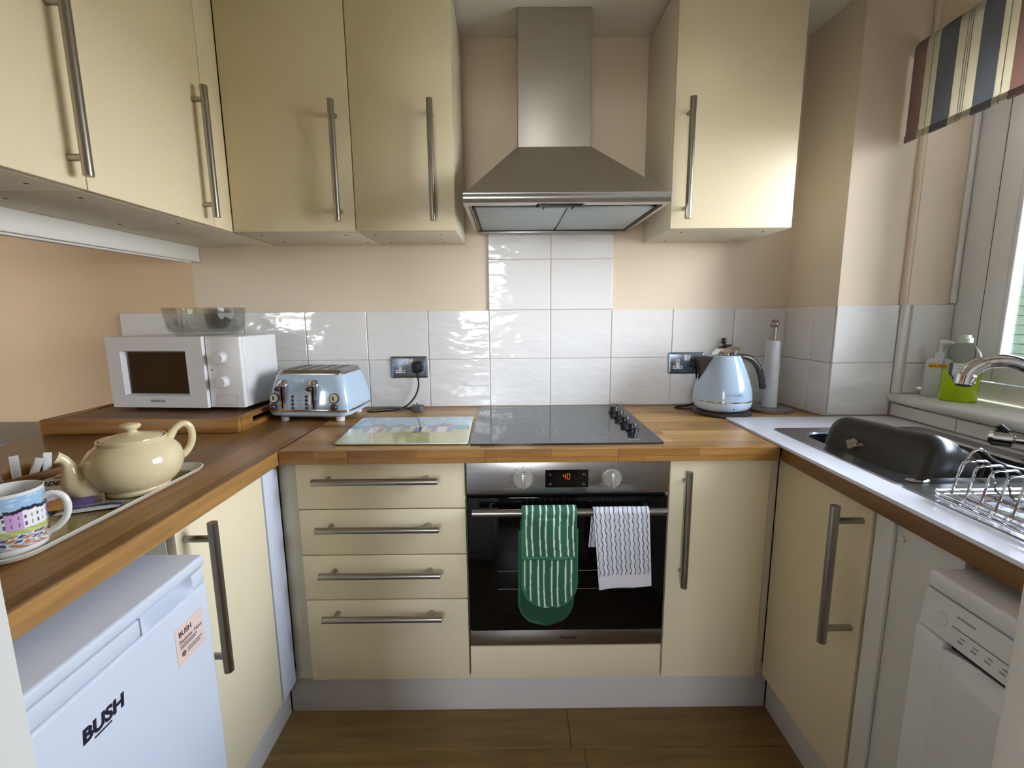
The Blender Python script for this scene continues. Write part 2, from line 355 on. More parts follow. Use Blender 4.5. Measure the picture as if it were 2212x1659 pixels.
for z0, z1 in ((WT + 0.006, 1.1065), (1.1065, 1.309)): slanted_tile((1.274, -0.25), (1.495, -0.25), z0, z1)
grout_on((1.28, -0.25), (1.495, -0.25), WT - 0.02, 1.308)
for z0, z1 in ((0.999, 1.1065), (1.1065, 1.309)): slanted_tile((1.521, -0.272), (1.664, -0.272), z0, z1)
for a, b in zip([-0.262, -0.509, -0.756, -1.003, -1.25], [-0.509, -0.756, -1.003, -1.25, -1.5]): slanted_tile((1.507, a), (1.507, b), WT + 0.008, 0.962)
grout_on((1.507, -0.25), (1.507, -1.5), WT - 0.02, 0.961)
gr.obj('grout', 'grout', wr, smooth=0)
tb = B().cyl((1.508, -0.262, 0.999), (1.508, -0.262, 1.309), 0.0135, n=20); tb.obj('tile_trim', 'tile', wr)
B().cyl((1.507, -0.257, 1.309), (1.507, -0.257, CE - 0.001), 0.0125, n=20).obj('corner_bead', 'paint', wr)
sl = B(); prof = [(1.66, 0.966), (1.497, 0.966)] + [(1.497 + 0.016 * math.cos(math.radians(a)), 0.982 + 0.016 * math.sin(math.radians(a))) for a in range(250, 100, -15)] + [(1.497, 0.998), (1.66, 0.998)]
sl.prism([(x, -0.2505, z) for x, z in prof], (0, -1.289, 0)); tag(struct(sl.obj('trim_1', 'white_lam')), 'white rounded window sill above the sink', 'sill')
# ---- window over the sink
wn = struct(thing('window_1', 'white plastic window over the sink', 'window', (1.69, -0.835, 0.998))); del wn['category']
Y0, Y1, Z0, Z1 = -1.54, -0.274, 0.999, 2.13
fr = B()
fr.box((1.664, Y1 - 0.105, Z0), (1.735, Y1, Z1), 0.004); fr.box((1.664, Y0, Z0), (1.735, Y0 + 0.105, Z1), 0.004)
fr.box((1.664, Y0 + 0.1, Z0), (1.735, Y1 - 0.1, Z0 + 0.06), 0.004); fr.box((1.664, Y0 + 0.1, Z1 - 0.06), (1.735, Y1 - 0.1, Z1), 0.004)
fr.obj('window_frame', 'upvc', wn)
for a, b in ((Y1 - 0.109, Y0 + 0.109),):
    hi, lo = max(a, b), min(a, b); zb, zt = Z0 + 0.064, Z1 - 0.064; f2 = B(); s_ = 0.062
    f2.box((1.652, hi - s_, zb), (1.70, hi, zt), 0.006); f2.box((1.652, lo, zb), (1.70, lo + s_, zt), 0.006)
    f2.box((1.652, lo + s_, zb), (1.70, hi - s_, zb + s_ + 0.01), 0.006); f2.box((1.652, lo + s_, zt - s_), (1.70, hi - s_, zt), 0.006)
    sash = f2.obj('sash', 'upvc', wn)
    B().box((1.668, lo + s_, zb + s_), (1.676, hi - s_, zt - s_)).box((1.6685, lo + s_ + 0.011, zb + s_ + 0.011), (1.6755, hi - s_ - 0.011, zt - s_ - 0.011))
    k = B()
    for q in ((hi - s_ - 0.012, hi - s_), (lo + s_, lo + s_ + 0.012)): k.box((1.655, q[0], zb + s_), (1.672, q[1], zt - s_), 0.003)
    for q in ((zb + s_, zb + s_ + 0.022), (zt - s_ - 0.012, zt - s_)): k.box((1.655, lo + s_, q[0]), (1.672, hi - s_, q[1]), 0.003)
    k.obj('glazing_bead', 'upvc', sash)
    B().box((1.6725, lo + s_ + 0.006, zb + s_ + 0.006), (1.6765, hi - s_ - 0.006, zt - s_ - 0.006)).obj('pane', 'glass', sash, smooth=0)
    q = B()
    for yy in (hi + 0.0022, lo - 0.0022): q.box((1.6575, yy - 0.002, zb), (1.69, yy + 0.002, zt))
    q.obj('gasket', 'gasket', sash, smooth=0)
B().cyl((1.655, -0.2795, 1.312), (1.655, -0.2795, Z1), 0.009, n=16).obj('cover_bead', 'upvc', wn)
# ---- wall with the serving opening on the left (only its head is above the worktop), shelf rail below the cupboards
struct(B().box((-1.20, -1.575, 1.5575), (-1.082, -0.0006, CE)).obj('wall_left', 'paint', smooth=0))
tr = B().box((-1.1, -1.574, 1.499), (-1.083, -0.004, 1.557), 0.002).box((-1.125, -1.574, 1.4935), (-1.0995, -0.03, 1.557), 0.002)
struct(tr.obj('trim_2', 'white_lam'))
struct(B().box((-1.16, -1.575, 0), (-1.10, -0.001, 0.868)).obj('wall_peninsula', 'white_wall', smooth=0))
# grey ledge in the room beyond the opening
struct(B().box((-3.2, -0.34, 0.0), (-1.50, -0.001, 0.862), 0.006).obj('trim_3', 'grey_paint'))
# ---- wall with the doorway the camera stands in
wf = B().box((-1.2, -1.70, 0), (-0.245, -1.577, CE)).box((0.518, -1.70, 0), (1.506, -1.577, CE)).box((-0.245, -1.70, 2.05), (0.518, -1.577, CE))
struct(wf.obj('wall_front', 'white_wall', smooth=0))
jb = B()
for a, b in ((-0.2445, -0.232), (0.505, 0.5175)): jb.box((a, -1.70, 0), (b, -1.576, 2.035), 0.002)
jb.box((-0.2445, -1.70, 2.036), (0.5175, -1.576, 2.0495), 0.002)
for a, b in ((-0.2315, -0.222), (0.495, 0.5045)): jb.box((a, -1.695, 0), (b, -1.648, 2.02), 0.002)
struct(jb.obj('door_1', 'white_lam'))
# ---- the living room behind and beside the kitchen
struct(B().box((-4.3, -4.7, 0), (-4.15, 0, CE)).obj('wall_far', 'paint_bounce', smooth=0))
rr = B().box((-4.15, -4.7, 0), (-3.3, -4.55, CE)).box((-3.3, -4.7, 2.1), (-2.66, -4.55, CE)).box((-3.3, -4.7, 0), (-2.66, -4.55, 0.2)).box((-2.66, -4.7, 0), (-1.75, -4.55, CE)).box((0.65, -4.7, 0), (1.506, -4.55, CE)).box((-1.75, -4.7, 0), (0.65, -4.55, 0.95)).box((-1.75, -4.7, 2.1), (0.65, -4.55, CE)).box((-1.75, -4.7, 0.95), (-0.8, -4.55, 2.1)).box((0.0, -4.7, 0.95), (0.65, -4.55, 2.1))
struct(rr.obj('wall_rear', 'paint_bounce', smooth=0))
w2 = struct(thing('window_2', 'living room window', 'window', (-0.35, -4.62, 0.95))); del w2['category']
f = B()
for a, b in ((-0.8, -0.74), (-0.06, 0.0)): f.box((a, -4.66, 0.95), (b, -4.60, 2.1), 0.004)
for a, b in ((0.95, 1.01), (2.04, 2.1)): f.box((-0.74, -4.66, a), (-0.06, -4.60, b), 0.004)
f.obj('window_frame', 'upvc', w2); B().box((-0.75, -4.634, 1.0), (-0.05, -4.63, 2.05)).obj('pane', 'glass', w2, smooth=0)
w3 = struct(thing('added_window_3', 'unseen glazed opening added to light the lounge wall', 'window', (-3.05, -4.62, 0.2))); del w3['category']  # not in view; put in so daylight reaches the lounge wall
f = B()
for a, b in ((-3.3, -3.22), (-2.74, -2.66)): f.box((a, -4.66, 0.2), (b, -4.60, 2.1), 0.004)
for a, b in ((0.2, 0.32), (2.0, 2.1)): f.box((-3.22, -4.66, a), (-2.74, -4.60, b), 0.004)
f.obj('window_frame', 'upvc', w3); B().box((-3.23, -4.634, 0.31), (-2.73, -4.63, 2.01)).obj('pane', 'glass', w3, smooth=0)
# ---- outside: paving and the neighbour's boarded shed
struct(B().box((-30, -30, -0.35), (30, 30, -0.25)).obj('ground_paving', 'lawn', smooth=0))
sh = thing('garden_shed', 'green boarded shed seen through the window', 'shed', (5.2, 2.6, -0.25))
B().box((5.02, 0.6, -0.25), (7.2, 5.4, 2.2)).prism([(5.02, 0.6, 2.2), (5.02, 5.4, 2.2), (6.1, 5.4, 2.75), (6.1, 0.6, 2.75)], (0.02, 0, 0.01)).obj('shed_wall', 'siding', sh, smooth=0)
for k in range(27):
    z = -0.22 + k * 0.09
    o = B().prism([(5.018, 0.55, z), (5.002, 0.55, z), (5.011, 0.55, z + 0.086), (5.018, 0.55, z + 0.086)], (0, 4.9, 0)).obj('board', 'siding', sh, smooth=0)

# ================================================================== CABINETS
def handle(parent, p0, p1, out, stand=0.035, r=0.0098, inset=0.036):
    """T-bar handle; p0, p1 are the bar's ends, out is the door's outward direction"""
    p0, p1, out = Vector(p0), Vector(p1), Vector(out); d = (p1 - p0).normalized()
    b = B().cyl(p0, p1, r, n=20)
    for p in (p0 + d * inset, p1 - d * inset): b.cyl(p, p - out * (stand + 0.0), r * 0.72, n=14)
    return b.obj('handle', 'rail', parent)
def screws(parent, pts, z):
    for x, y in pts: B().cyl((x, y, z - 0.0008), (x, y, z + 0.001), 0.0042, n=12).obj('screw_hole', 'screw', parent)
ZU, ZUT = 1.5584, 2.278
FB = -0.583     # front of the base doors
# ---- wall cupboards
def wall_unit_back(x0, x1, hx, label, sc, side=True):
    t = thing('wall_cupboard', label, 'cupboard', ((x0 + x1) / 2, -0.16, ZU))
    B().box((x0 + 0.0008, -0.3, ZU), (x1 - 0.0008, -0.0008, ZUT), 0.001).obj('body', 'carcass', t)
    d = B().box((x0 + 0.0015, -0.32, ZU + 0.001), (x1 - 0.0015, -0.3015, ZUT), 0.0015).obj('door', 'cream', t)
    handle(d, (hx, -0.355, 1.584), (hx, -0.355, 1.941), NY)
    screws(t, sc, ZU); return t
wall_unit_back(-0.760, -0.3625, -0.4075, 'cream wall cupboard in the back corner, first left of the narrow cupboard', [(-0.70, -0.26), (-0.70, -0.1), (-0.42, -0.25), (-0.40, -0.07)])
wall_unit_back(-0.3625, -0.038, -0.106, 'narrow cream wall cupboard just left of the extractor hood', [(-0.32, -0.25), (-0.31, -0.07), (-0.1, -0.25), (-0.11, -0.07)])
wall_unit_back(0.658, 1.0565, 0.7025, 'cream wall cupboard right of the extractor hood', [(0.72, -0.25), (0.73, -0.06), (1.0, -0.25), (0.99, -0.06)])
for y0, y1, hy, lab in ((-0.844, -0.414, -0.459, 'cream wall cupboard on the left, nearer to the back corner'), (-1.274, -0.844, -0.878, 'cream wall cupboard at the left edge of the photo')):
    t = thing('wall_cupboard', lab, 'cupboard', (-0.92, (y0 + y1) / 2, ZU))
    B().box((-1.081, y0 + 0.0008, ZU), (-0.7805, y1 - 0.0008, ZUT), 0.001).obj('body', 'carcass', t)
    d = B().box((-0.779, y0 + 0.0015, ZU + 0.001), (-0.76, y1 - 0.0015, ZUT), 0.0015).obj('door', 'cream', t)
    handle(d, (-0.725, hy, 1.578), (-0.725, hy, 1.935), X)
    screws(t, [(-0.83, y0 + 0.06), (-0.83, y1 - 0.06), (-1.0, y0 + 0.06), (-1.0, y1 - 0.06)], ZU)
t = thing('corner_post', 'cream filler strip where the two rows of wall cupboards meet', 'filler strip', (-0.77, -0.36, ZU))
B().box((-0.779, -0.4128, ZU + 0.001), (-0.7605, -0.3215, ZUT), 0.001).obj('front_strip', 'cream', t)
B().box((-1.081, -0.4128, ZU), (-0.7805, -0.0008, ZUT), 0.001).obj('body', 'carcass', t)
# ---- base units along the back wall
t = thing('drawer_unit', 'cream base unit with four drawers left of the oven', 'drawer unit', (-0.25, -0.3, 0.15))
B().box((-0.4995, -0.563, 0.151), (-0.0005, -0.02, 0.868), 0.001).obj('body', 'carcass', t)
zs = [0.8655, 0.7205, 0.5745, 0.4275, 0.15]; hz = [0.8175, 0.6705, 0.526, 0.3845]
for k in range(4):
    d = B().box((-0.4975, FB, zs[k + 1] + 0.002), (-0.0025, FB + 0.019, zs[k] - 0.002), 0.0015).obj('drawer', 'cream', t)
    handle(d, (-0.438, FB - 0.035, hz[k]), (-0.078, FB - 0.035, hz[k]), NY)
t = thing('base_cupboard', 'narrow cream base cupboard right of the oven', 'cupboard', (0.75, -0.3, 0.15))
B().box((0.6005, -0.563, 0.151), (0.8995, -0.02, 0.868), 0.001).obj('body', 'carcass', t)
d = B().box((0.6025, FB, 0.15), (0.8975, FB + 0.019, 0.8655), 0.0015).obj('door', 'cream', t)
handle(d, (0.6455, FB - 0.035, 0.479), (0.6455, FB - 0.035, 0.838), NY)
tag(B().box((0.0025, FB, 0.152), (0.5975, FB + 0.019, 0.263), 0.0015).obj('plain_front', 'cream'), 'cream panel below the oven', 'panel')
tag(B().box((-0.552, -0.575, 0.152), (-0.5, -0.556, 0.8685), 0.001).obj('corner_filler', 'carcass'), 'upright cream filler between the drawers and the left corner', 'filler strip')
tag(B().box((0.9003, -0.573, 0.152), (0.925, -0.556, 0.8685), 0.001).obj('corner_filler', 'carcass'), 'upright cream filler in the right-hand corner beside the narrow cupboard', 'filler strip')
# ---- left run
XL = -0.552
t = thing('base_cupboard', 'cream base cupboard between the fridge and the left corner', 'cupboard', (-0.8, -0.83, 0.15))
B().box((-1.09, -1.0, 0.151), (XL - 0.02, -0.68, 0.868), 0.001).obj('body', 'carcass', t)
d = B().box((XL - 0.019, -0.998, 0.152), (XL, -0.668, 0.866), 0.0015).obj('door', 'cream', t)
handle(d, (-0.49, -0.9735, 0.522), (-0.49, -0.9735, 0.868), X, stand=0.062, r=0.0102)
tag(B().box((XL - 0.019, -0.665, 0.152), (XL + 0.003, -0.586, 0.8685), 0.001).obj('white_upright', 'white_enamel'), 'upright white panel in the left corner beside the drawers', 'panel')
# ---- right run
XR = 0.925
t = thing('base_cupboard', 'cream base cupboard under the sink', 'cupboard', (1.2, -0.76, 0.15))
B().box((XR + 0.02, -0.936, 0.151), (1.50, -0.58, 0.70), 0.001).obj('body', 'carcass', t)
d = B().box((XR, -0.932, 0.15), (XR + 0.019, -0.577, 0.866), 0.0015).obj('door', 'cream', t)
handle(d, (0.86, -0.906, 0.523), (0.86, -0.906, 0.861), NX, stand=0.065, r=0.0102)
t = thing('end_panel', 'off-white upright panel between the sink cupboard and the dishwasher', 'panel', (0.93, -1.03, 0.0))
B().box((XR + 0.012, -1.128, 0.0), (XR + 0.03, -0.9375, 0.868), 0.001).obj('board', 'white_lam', t)
B().box((XR + 0.003, -0.985, 0.0), (XR + 0.0118, -0.938, 0.868), 0.003).obj('edge_strip', 'white_lam', t)
for z in (0.83, 0.12): B().cyl((XR + 0.0118, -1.0, z), (XR + 0.008, -1.0, z), 0.007, n=14).obj('cover_cap', 'white_lam', t)
# ---- plinths
tag(B().box((-0.592, -0.541, 0.0), (0.962, -0.526, 0.149), 0.001).obj('plinth_board', 'plinth'), 'long white plinth board under the oven and drawers', 'plinth')
tag(B().box((-0.61, -1.0, 0.0), (-0.5945, -0.5435, 0.149), 0.001).obj('plinth_board', 'plinth'), 'white plinth board under the left cupboard', 'plinth')
tag(B().box((0.9645, -0.936, 0.0), (0.98, -0.5435, 0.149), 0.001).obj('plinth_board', 'plinth'), 'white plinth board under the sink cupboard', 'plinth')
# ---- worktops
t = thing('worktop', 'oak block worktop under the hob and toaster', 'worktop', (0.2, -0.3, 0.87))
B().prism([(-0.527, -0.002, 0.87), (-0.527, -0.608, 0.87), (0.902, -0.608, 0.87), (0.902, -0.269, 0.87), (1.27, -0.269, 0.87), (1.2435, -0.002, 0.87)], (0, 0, 0.04)).obj('slab', 'oak_x', t, smooth=0)
xs = [-0.527, -0.33, 0.06, 0.44, 0.902]
for a, b in zip(xs, xs[1:]): piece('edge_stave', (a + 0.0002, -0.615, 0.87), (b - 0.0002, -0.6083, 0.9099), 'oak_edge_x', t, 0.0012)
t = thing('worktop', 'oak worktop with weaker light in its colour, under the tea tray and microwave', 'worktop', (-0.96, -0.8, 0.87))
B().box((-1.402, -1.574, 0.87), (-0.5355, -0.002, 0.91), 0.001).obj('slab', 'oak_y_shade', t)
B().box((-0.5352, -1.574, 0.87), (-0.528, -0.60, 0.9099), 0.0012).obj('edge_stave', 'oak_edge_y', t)
t = thing('sink_worktop', 'glossy white worktop with brown edge around the sink', 'worktop', (1.2, -0.9, 0.87))
SX0, SX1, SY0, SY1 = 0.978, 1.462, -1.50, -0.435
b = B(); zz0, zz1 = 0.908, 0.916
for lo, hi in (((0.9035, -1.574), (SX0 + 0.012, -0.2722)), ((SX1 - 0.012, -1.574), (1.497, -0.2722)), ((SX0 + 0.012, SY1 - 0.012), (SX1 - 0.012, -0.2722)), ((SX0 + 0.012, -1.574), (SX1 - 0.012, SY0 + 0.012))): b.box((*lo, zz0), (*hi, zz1), 0.0)
b.obj('top_sheet', mat('glossy_white_laminate', (236, 236, 240), 0.12, coat=0.3), t, smooth=0)
B().box((0.905, -1.574, 0.87), (0.9115, -0.6155, 0.9076), 0.001).obj('front_edge', 'brown_edge', t)
B().box((0.9118, -1.574, 0.87), (0.975, -0.6155, 0.9076)).box((1.27, -0.43, 0.87), (1.49, -0.2722, 0.9076)).obj('core', 'brown_edge', t, smooth=0)

# ================================================================== BUILT-IN APPLIANCES
# ---- extractor hood
t = thing('extractor_hood', 'stainless steel chimney hood above the hob', 'hood', (0.301, -0.25, 1.6))
HX0, HX1, HYF, HZ0, HZ1 = 0.004, 0.598, -0.5, 1.602, 1.632
CX0, CX1, CYF, CZ = 0.168, 0.417, -0.175, 1.858
b = B()
prof = [(HYF + 0.004, HZ0), (HYF, HZ0 + 0.001)] + [(HYF + 0.004 * math.sin(math.pi * k / 6), lerp(HZ0 + 0.003, HZ1 - 0.003, k / 6)) for k in range(7)] + [(HYF, HZ1 - 0.001), (HYF + 0.006, HZ1)]
b.prism([(HX0, y, z) for y, z in prof] + [(HX0, HYF + 0.03, HZ1), (HX0, HYF + 0.03, HZ0)], (HX1 - HX0, 0, 0))
for x0, x1 in ((HX0, HX0 + 0.012), (HX1 - 0.012, HX1)): b.box((x0, HYF + 0.031, HZ0), (x1, -0.0095, HZ1))
b.obj('front_band', 'steel_x', t)
A = [(HX0 + 0.004, HYF + 0.006), (HX1 - 0.004, HYF + 0.006), (HX1 - 0.004, -0.0095), (HX0 + 0.004, -0.0095)]; C_ = [(CX0 - 0.003, CYF - 0.003), (CX1 + 0.003, CYF - 0.003), (CX1 + 0.003, -0.0095), (CX0 - 0.003, -0.0095)]
B().loft([[(x, y, HZ1 + 0.0005) for x, y in A], [(x, y, CZ) for x, y in C_]]).obj('canopy', 'steel', t)
B().box((CX0, CYF, CZ + 0.0005), (CX1, -0.0095, CE - 0.001), 0.002).obj('chimney', 'steel', t)
B().box((HX0 + 0.013, HYF + 0.031, HZ0 + 0.006), (HX1 - 0.013, -0.01, HZ1 - 0.002)).obj('underside', 'steel', t)
for x0, x1 in ((HX0 + 0.03, 0.305), (0.311, HX1 - 0.03)):
    f = B().box((x0, -0.44, HZ0 - 0.001), (x1, -0.06, HZ0 + 0.0055), 0.002).obj('filter', 'filter', t)
b = B()
for x0, x1, y0, y1 in ((HX0 + 0.02, HX0 + 0.029, -0.45, -0.05), (HX1 - 0.029, HX1 - 0.02, -0.45, -0.05), (HX0 + 0.02, HX1 - 0.02, -0.059, -0.05)): b.box((x0, y0, HZ0 - 0.003), (x1, y1, HZ0 + 0.005), 0.001)
b.obj('filter_frame', 'rubber', t)
B().box((HX0 + 0.02, -0.0495, HZ0 - 0.012), (HX1 - 0.05, -0.012, HZ0 + 0.004), 0.004).obj('lamp_strip', 'steel_x', t)
b = B().loft([[(x, y, z) for x, y in rrect(0.215, 0.355, -0.482, -0.462, 0.009)] for z in (HZ0 - 0.006, HZ0 + 0.005)]); b.obj('control_strip', 'black', t)
for x in (0.233, 0.318): B().box((x, -0.486, HZ0 - 0.011), (x + 0.005, -0.458, HZ0 - 0.0062), 0.001).obj('switch', 'black', t)
# ---- oven
t = thing('oven', 'built-in steel and black glass oven', 'oven', (0.3, -0.3, 0.27))
B().box((0.006, -0.562, 0.268), (0.594, -0.02, 0.864)).obj('body', 'rubber', t, smooth=0)
fp = B().box((0.003, -0.5875, 0.766), (0.597, -0.563, 0.8625), 0.0015).obj('control_panel', 'steel_x', t)
dr = B().box((0.005, -0.588, 0.323), (0.596, -0.563, 0.7545), 0.002).obj('door', 'oven_glass', t)
B().box((0.02, -0.5886, 0.3), (0.58, -0.5882, 0.31)).bm.free()
B().box((0.004, -0.5882, 0.2705), (0.597, -0.563, 0.3215), 0.0015).obj('lower_trim', 'steel_x', t)
B().box((0.004, -0.576, 0.2645), (0.597, -0.57, 0.2703)).obj('base_strip', 'plinth', t, smooth=0)
b = B().cyl((0.022, -0.638, 0.729), (0.578, -0.638, 0.729), 0.0105, n=28)
for x in (0.07, 0.53): b.cyl((x, -0.638, 0.729), (x, -0.588, 0.729), 0.006, n=14)
b.obj('handle', 'rail', dr)
for z in (0.52, 0.46): B().box((0.09, -0.5884, z), (0.51, -0.58795, z + 0.0012)).obj('shelf_line', 'grey_paint', dr, smooth=0)
B().box((0.234, -0.5885, 0.7845), (0.36, -0.587, 0.8385)).obj('display', 'black_glass', fp, smooth=0)
B().box((0.262, -0.5888, 0.79), (0.331, -0.5884, 0.8335)).obj('screen', 'screen', fp, smooth=0)
def seven(ch, x, z, w_, h_, th, out):
    seg = {'4': 'fgbc', '0': 'abcdef'}[ch]; P = {'a': (x, z + h_, x + w_, z + h_), 'g': (x, z + h_ / 2, x + w_, z + h_ / 2), 'd': (x, z, x + w_, z), 'f': (x, z + h_ / 2, x, z + h_), 'e': (x, z, x, z + h_ / 2), 'b': (x + w_, z + h_ / 2, x + w_, z + h_), 'c': (x + w_, z, x + w_, z + h_ / 2)}
    for s_ in seg:
        x0, z0, x1, z1 = P[s_]; g_ = 0.0006
        if z0 == z1: out.box((x0 + g_, -0.58905, z0 - th), (x1 - g_, -0.5889, z0 + th))
        else: out.box((x0 - th, -0.58905, z0 + g_), (x0 + th, -0.5889, z1 - g_))
b = B(); seven('4', 0.2865, 0.81, 0.0075, 0.0165, 0.0006, b); seven('0', 0.298, 0.81, 0.0075, 0.0165, 0.0006, b); b.obj('digits', 'led', fp, smooth=0)
b = B()
for x in (0.243, 0.341):
    for z in (0.793, 0.822): b.box((x, -0.5888, z), (x + 0.011, -0.5886, z + 0.001)).box((x + 0.003, -0.5888, z + 0.004), (x + 0.008, -0.5886, z + 0.0055))
b.obj('touch_marks', 'grey_line', fp, smooth=0)
for kx in (0.169, 0.430):
    kz = 0.812; k = B().cyl((kx, -0.5878, kz), (kx, -0.6015, kz), 0.0245, 0.0235, n=32).obj('knob', 'knob_silver', fp)
    B().cyl((kx, -0.5878, kz), (kx, -0.589, kz), 0.029, n=32).obj('knob_ring', 'steel', fp)
    B().box((kx - 0.0055, -0.611, kz - 0.0245), (kx + 0.0055, -0.600, kz + 0.0215), 0.002).obj('knob_grip', 'knob_silver', k)
    b = B()
    for a in range(-140, 150, 35):
        an = math.radians(90 - a); cx_, cz_ = kx + 0.0355 * math.cos(an), kz + 0.0355 * math.sin(an); b.box((cx_ - 0.0025, -0.58785, cz_ - 0.0012), (cx_ + 0.0025, -0.5876, cz_ + 0.0012))
    b.obj('dial_marks', 'ink_grey', fp, smooth=0)
text('brand_mark', 'Hotpoint', 0.0135, (0.305, -0.5885, 0.2925), X, Z, 'ink', t, align='CENTER', bold=0.0003)
# ---- hob
t = thing('hob', 'black ceramic hob with four cooking zones', 'hob', (0.3, -0.305, WT))
top = B().loft([[(x, y, z) for x, y in rrect(0.0145, 0.584, -0.576, -0.038, 0.004, 3)] for z in (WT + 0.0005, WT + 0.0055)]).obj('glass_top', 'hob_glass', t)
def zone(x0, x1, y0, y1, r):
    o_ = rrect(x0, x1, y0, y1, r, 8); n = len(o_); cx_, cy_ = (x0 + x1) / 2, (y0 + y1) / 2; wd = 0.0022
    i_ = rrect(x0 + wd, x1 - wd, y0 + wd, y1 - wd, r - wd, 8); zt = WT + 0.0057
    B().loft([[(x, y, zt) for x, y in o_], [(x, y, zt) for x, y in i_]], cap=(False, False)).obj('cooking_zone', 'grey_line', t, smooth=0)
zone(0.042, 0.205, -0.275, -0.085, 0.06); zone(0.243, 0.442, -0.30, -0.09, 0.07); zone(0.048, 0.242, -0.53, -0.335, 0.068); zone(0.278, 0.442, -0.535, -0.36, 0.058)
for yk in (-0.168, -0.247, -0.337, -0.432):
    k = B().lathe([(0.021, 0), (0.021, 0.006), (0.0165, 0.0085), (0.0155, 0.0225), (0.0145, 0.024)], (0.527, yk, WT + 0.0056), n=28).obj('knob', 'black', t)
    B().box((0.507, yk - 0.0035, WT + 0.012), (0.512, yk + 0.0035, WT + 0.0135), 0.0005).obj('pointer', 'black', k)
text('brand_mark', 'TECNIK', 0.0135, (0.476, -0.553, WT + 0.0058), X, Y, 'grey_line', t, bold=0.0002)
# ---- undercounter fridge
t = thing('fridge', 'white undercounter fridge with a black logo', 'fridge', (-0.75, -1.31, 0.0))
FY0, FY1 = -1.565, -1.052
B().box((-1.08, FY0, 0.02), (-0.512, FY1, 0.8175), 0.004).obj('body', 'white_enamel', t)
B().box((-1.08, FY0, 0.8195), (-0.4585, FY1, 0.842), 0.006, 3).obj('top_board', 'white_enamel', t)
B().box((-1.0, FY0 + 0.05, 0.8424), (-0.53, FY1 - 0.05, 0.8436), 0.001).bm.free()
dr = B().box((-0.51, FY0, 0.03), (-0.46, FY1, 0.786), 0.006, 3).obj('door', 'white_enamel', t)
ya, yb = -1.208, -1.088
b = B().box((-0.51, FY0, 0.787), (-0.463, ya, 0.8165), 0.004).box((-0.51, yb, 0.787), (-0.463, FY1, 0.8165), 0.004)
rings = []
for k in range(13):
    u = k / 12; y = lerp(ya, yb, u); dep = 0.034 * (1 - (2 * u - 1) ** 4); pr = [(-0.462 - dep * math.sin(math.pi * 0.5 * min(1, q * 1.4)), lerp(0.7868, 0.8165, q)) for q in [i / 8 for i in range(9)]]
    rings.append([(-0.509, y, 0.8165), (-0.509, y, 0.7868)] + [(x, y, z) for x, z in pr])
b.loft(rings); b.obj('grip_band', 'white_enamel', dr)
text('logo', 'BUSH', 0.0285, (-0.4597, -1.329, 0.7105), Y, Z, 'ink', dr, bold=0.0011, shear=0.12, ext=0.0006).scale = (1, 1, 1)
B().box((-0.46, -1.311, 0.7035), (-0.4592, -1.282, 0.706), 0.0003).obj('logo_underline', 'ink', dr)
st = B().box((-0.46, -1.147, 0.675), (-0.4594, -1.074, 0.747)).obj('sticker', 'sticker', dr, smooth=0)
text('sticker_print', 'BUSH', 0.0135, (-0.4593, -1.139, 0.727), Y, Z, 'ink', st, bold=0.0003)
text('sticker_print', 'Register Now', 0.0105, (-0.4593, -1.139, 0.7135), Y, Z, 'ink_grey', st, bold=0.0002)
b = B()
for z, y1 in ((0.7075, -1.094), (0.7035, -1.098), (0.694, -1.082), (0.689, -1.088)): b.box((-0.4594, -1.138 if z > 0.7 else -1.122, z), (-0.4592, y1, z + 0.0022))
b.cyl((-0.4594, -1.131, 0.6925), (-0.4592, -1.131, 0.6925), 0.0055, n=20); b.obj('sticker_lines', 'ink_grey', st, smooth=0)
# ---- slimline dishwasher
t = thing('dishwasher', 'white slimline dishwasher under the sink drainer', 'dishwasher', (1.15, -1.35, 0.0))
DY0, DY1 = -1.57, -1.132
B().box((0.885, DY0, 0.02), (1.45, DY1, 0.808), 0.004).obj('body', 'white_pl', t)
B().box((0.868, DY0, 0.8125), (1.45, DY1, 0.845), 0.008, 3).obj('top_board', 'white_pl', t)
fa = B().prism([(0.872, DY0, 0.8105), (0.8645, DY0, 0.742), (0.884, DY0, 0.742), (0.884, DY0, 0.8105)], (0, DY1 - DY0, 0)).obj('control_panel', 'white_pl', t)
dr = B()
ya, yb = -1.345, -1.184
dr.box((0.86, yb, 0.03), (0.8845, DY1, 0.74), 0.003).box((0.86, DY0, 0.03), (0.8845, ya, 0.74), 0.003).box((0.86, ya, 0.03), (0.8845, yb, 0.695), 0.0)
rings = []
for k in range(17):
    u = k / 16; y = lerp(ya, yb, u); dep = 0.016 * (1 - abs(2 * u - 1) ** 3)
    rings.append([(0.884, y, 0.695), (0.884, y, 0.728)] + [(0.86 + dep * (q ** 1.5), y, lerp(0.695, 0.728, q)) for q in (1, 0.75, 0.5, 0.25, 0.0)])
dr.loft(rings); dr = dr.obj('door', 'white_pl', t)
B().box((0.8765, ya, 0.7285), (0.884, yb, 0.7405)).obj('handle_slot', 'black', dr, smooth=0)
def fx(z): return lerp(0.8645, 0.872, (z - 0.742) / 0.0685) - 0.0004
b = B().box((fx(0.7725), -1.345, 0.772), (fx(0.7725) + 0.0006, -1.188, 0.7735)); b.obj('panel_line', 'ink_grey', fa, smooth=0)
b = B()
for k in range(6): b.box((fx(0.757), -1.21 - k * 0.022, 0.753), (fx(0.757) + 0.0006, -1.201 - k * 0.022, 0.757)).box((fx(0.763), -1.212 - k * 0.022, 0.761), (fx(0.763) + 0.0006, -1.204 - k * 0.022, 0.7635))
b.box((fx(0.792), -1.222, 0.790), (fx(0.792) + 0.0006, -1.192, 0.7935)); b.obj('panel_print', 'grey_line', fa, smooth=0)
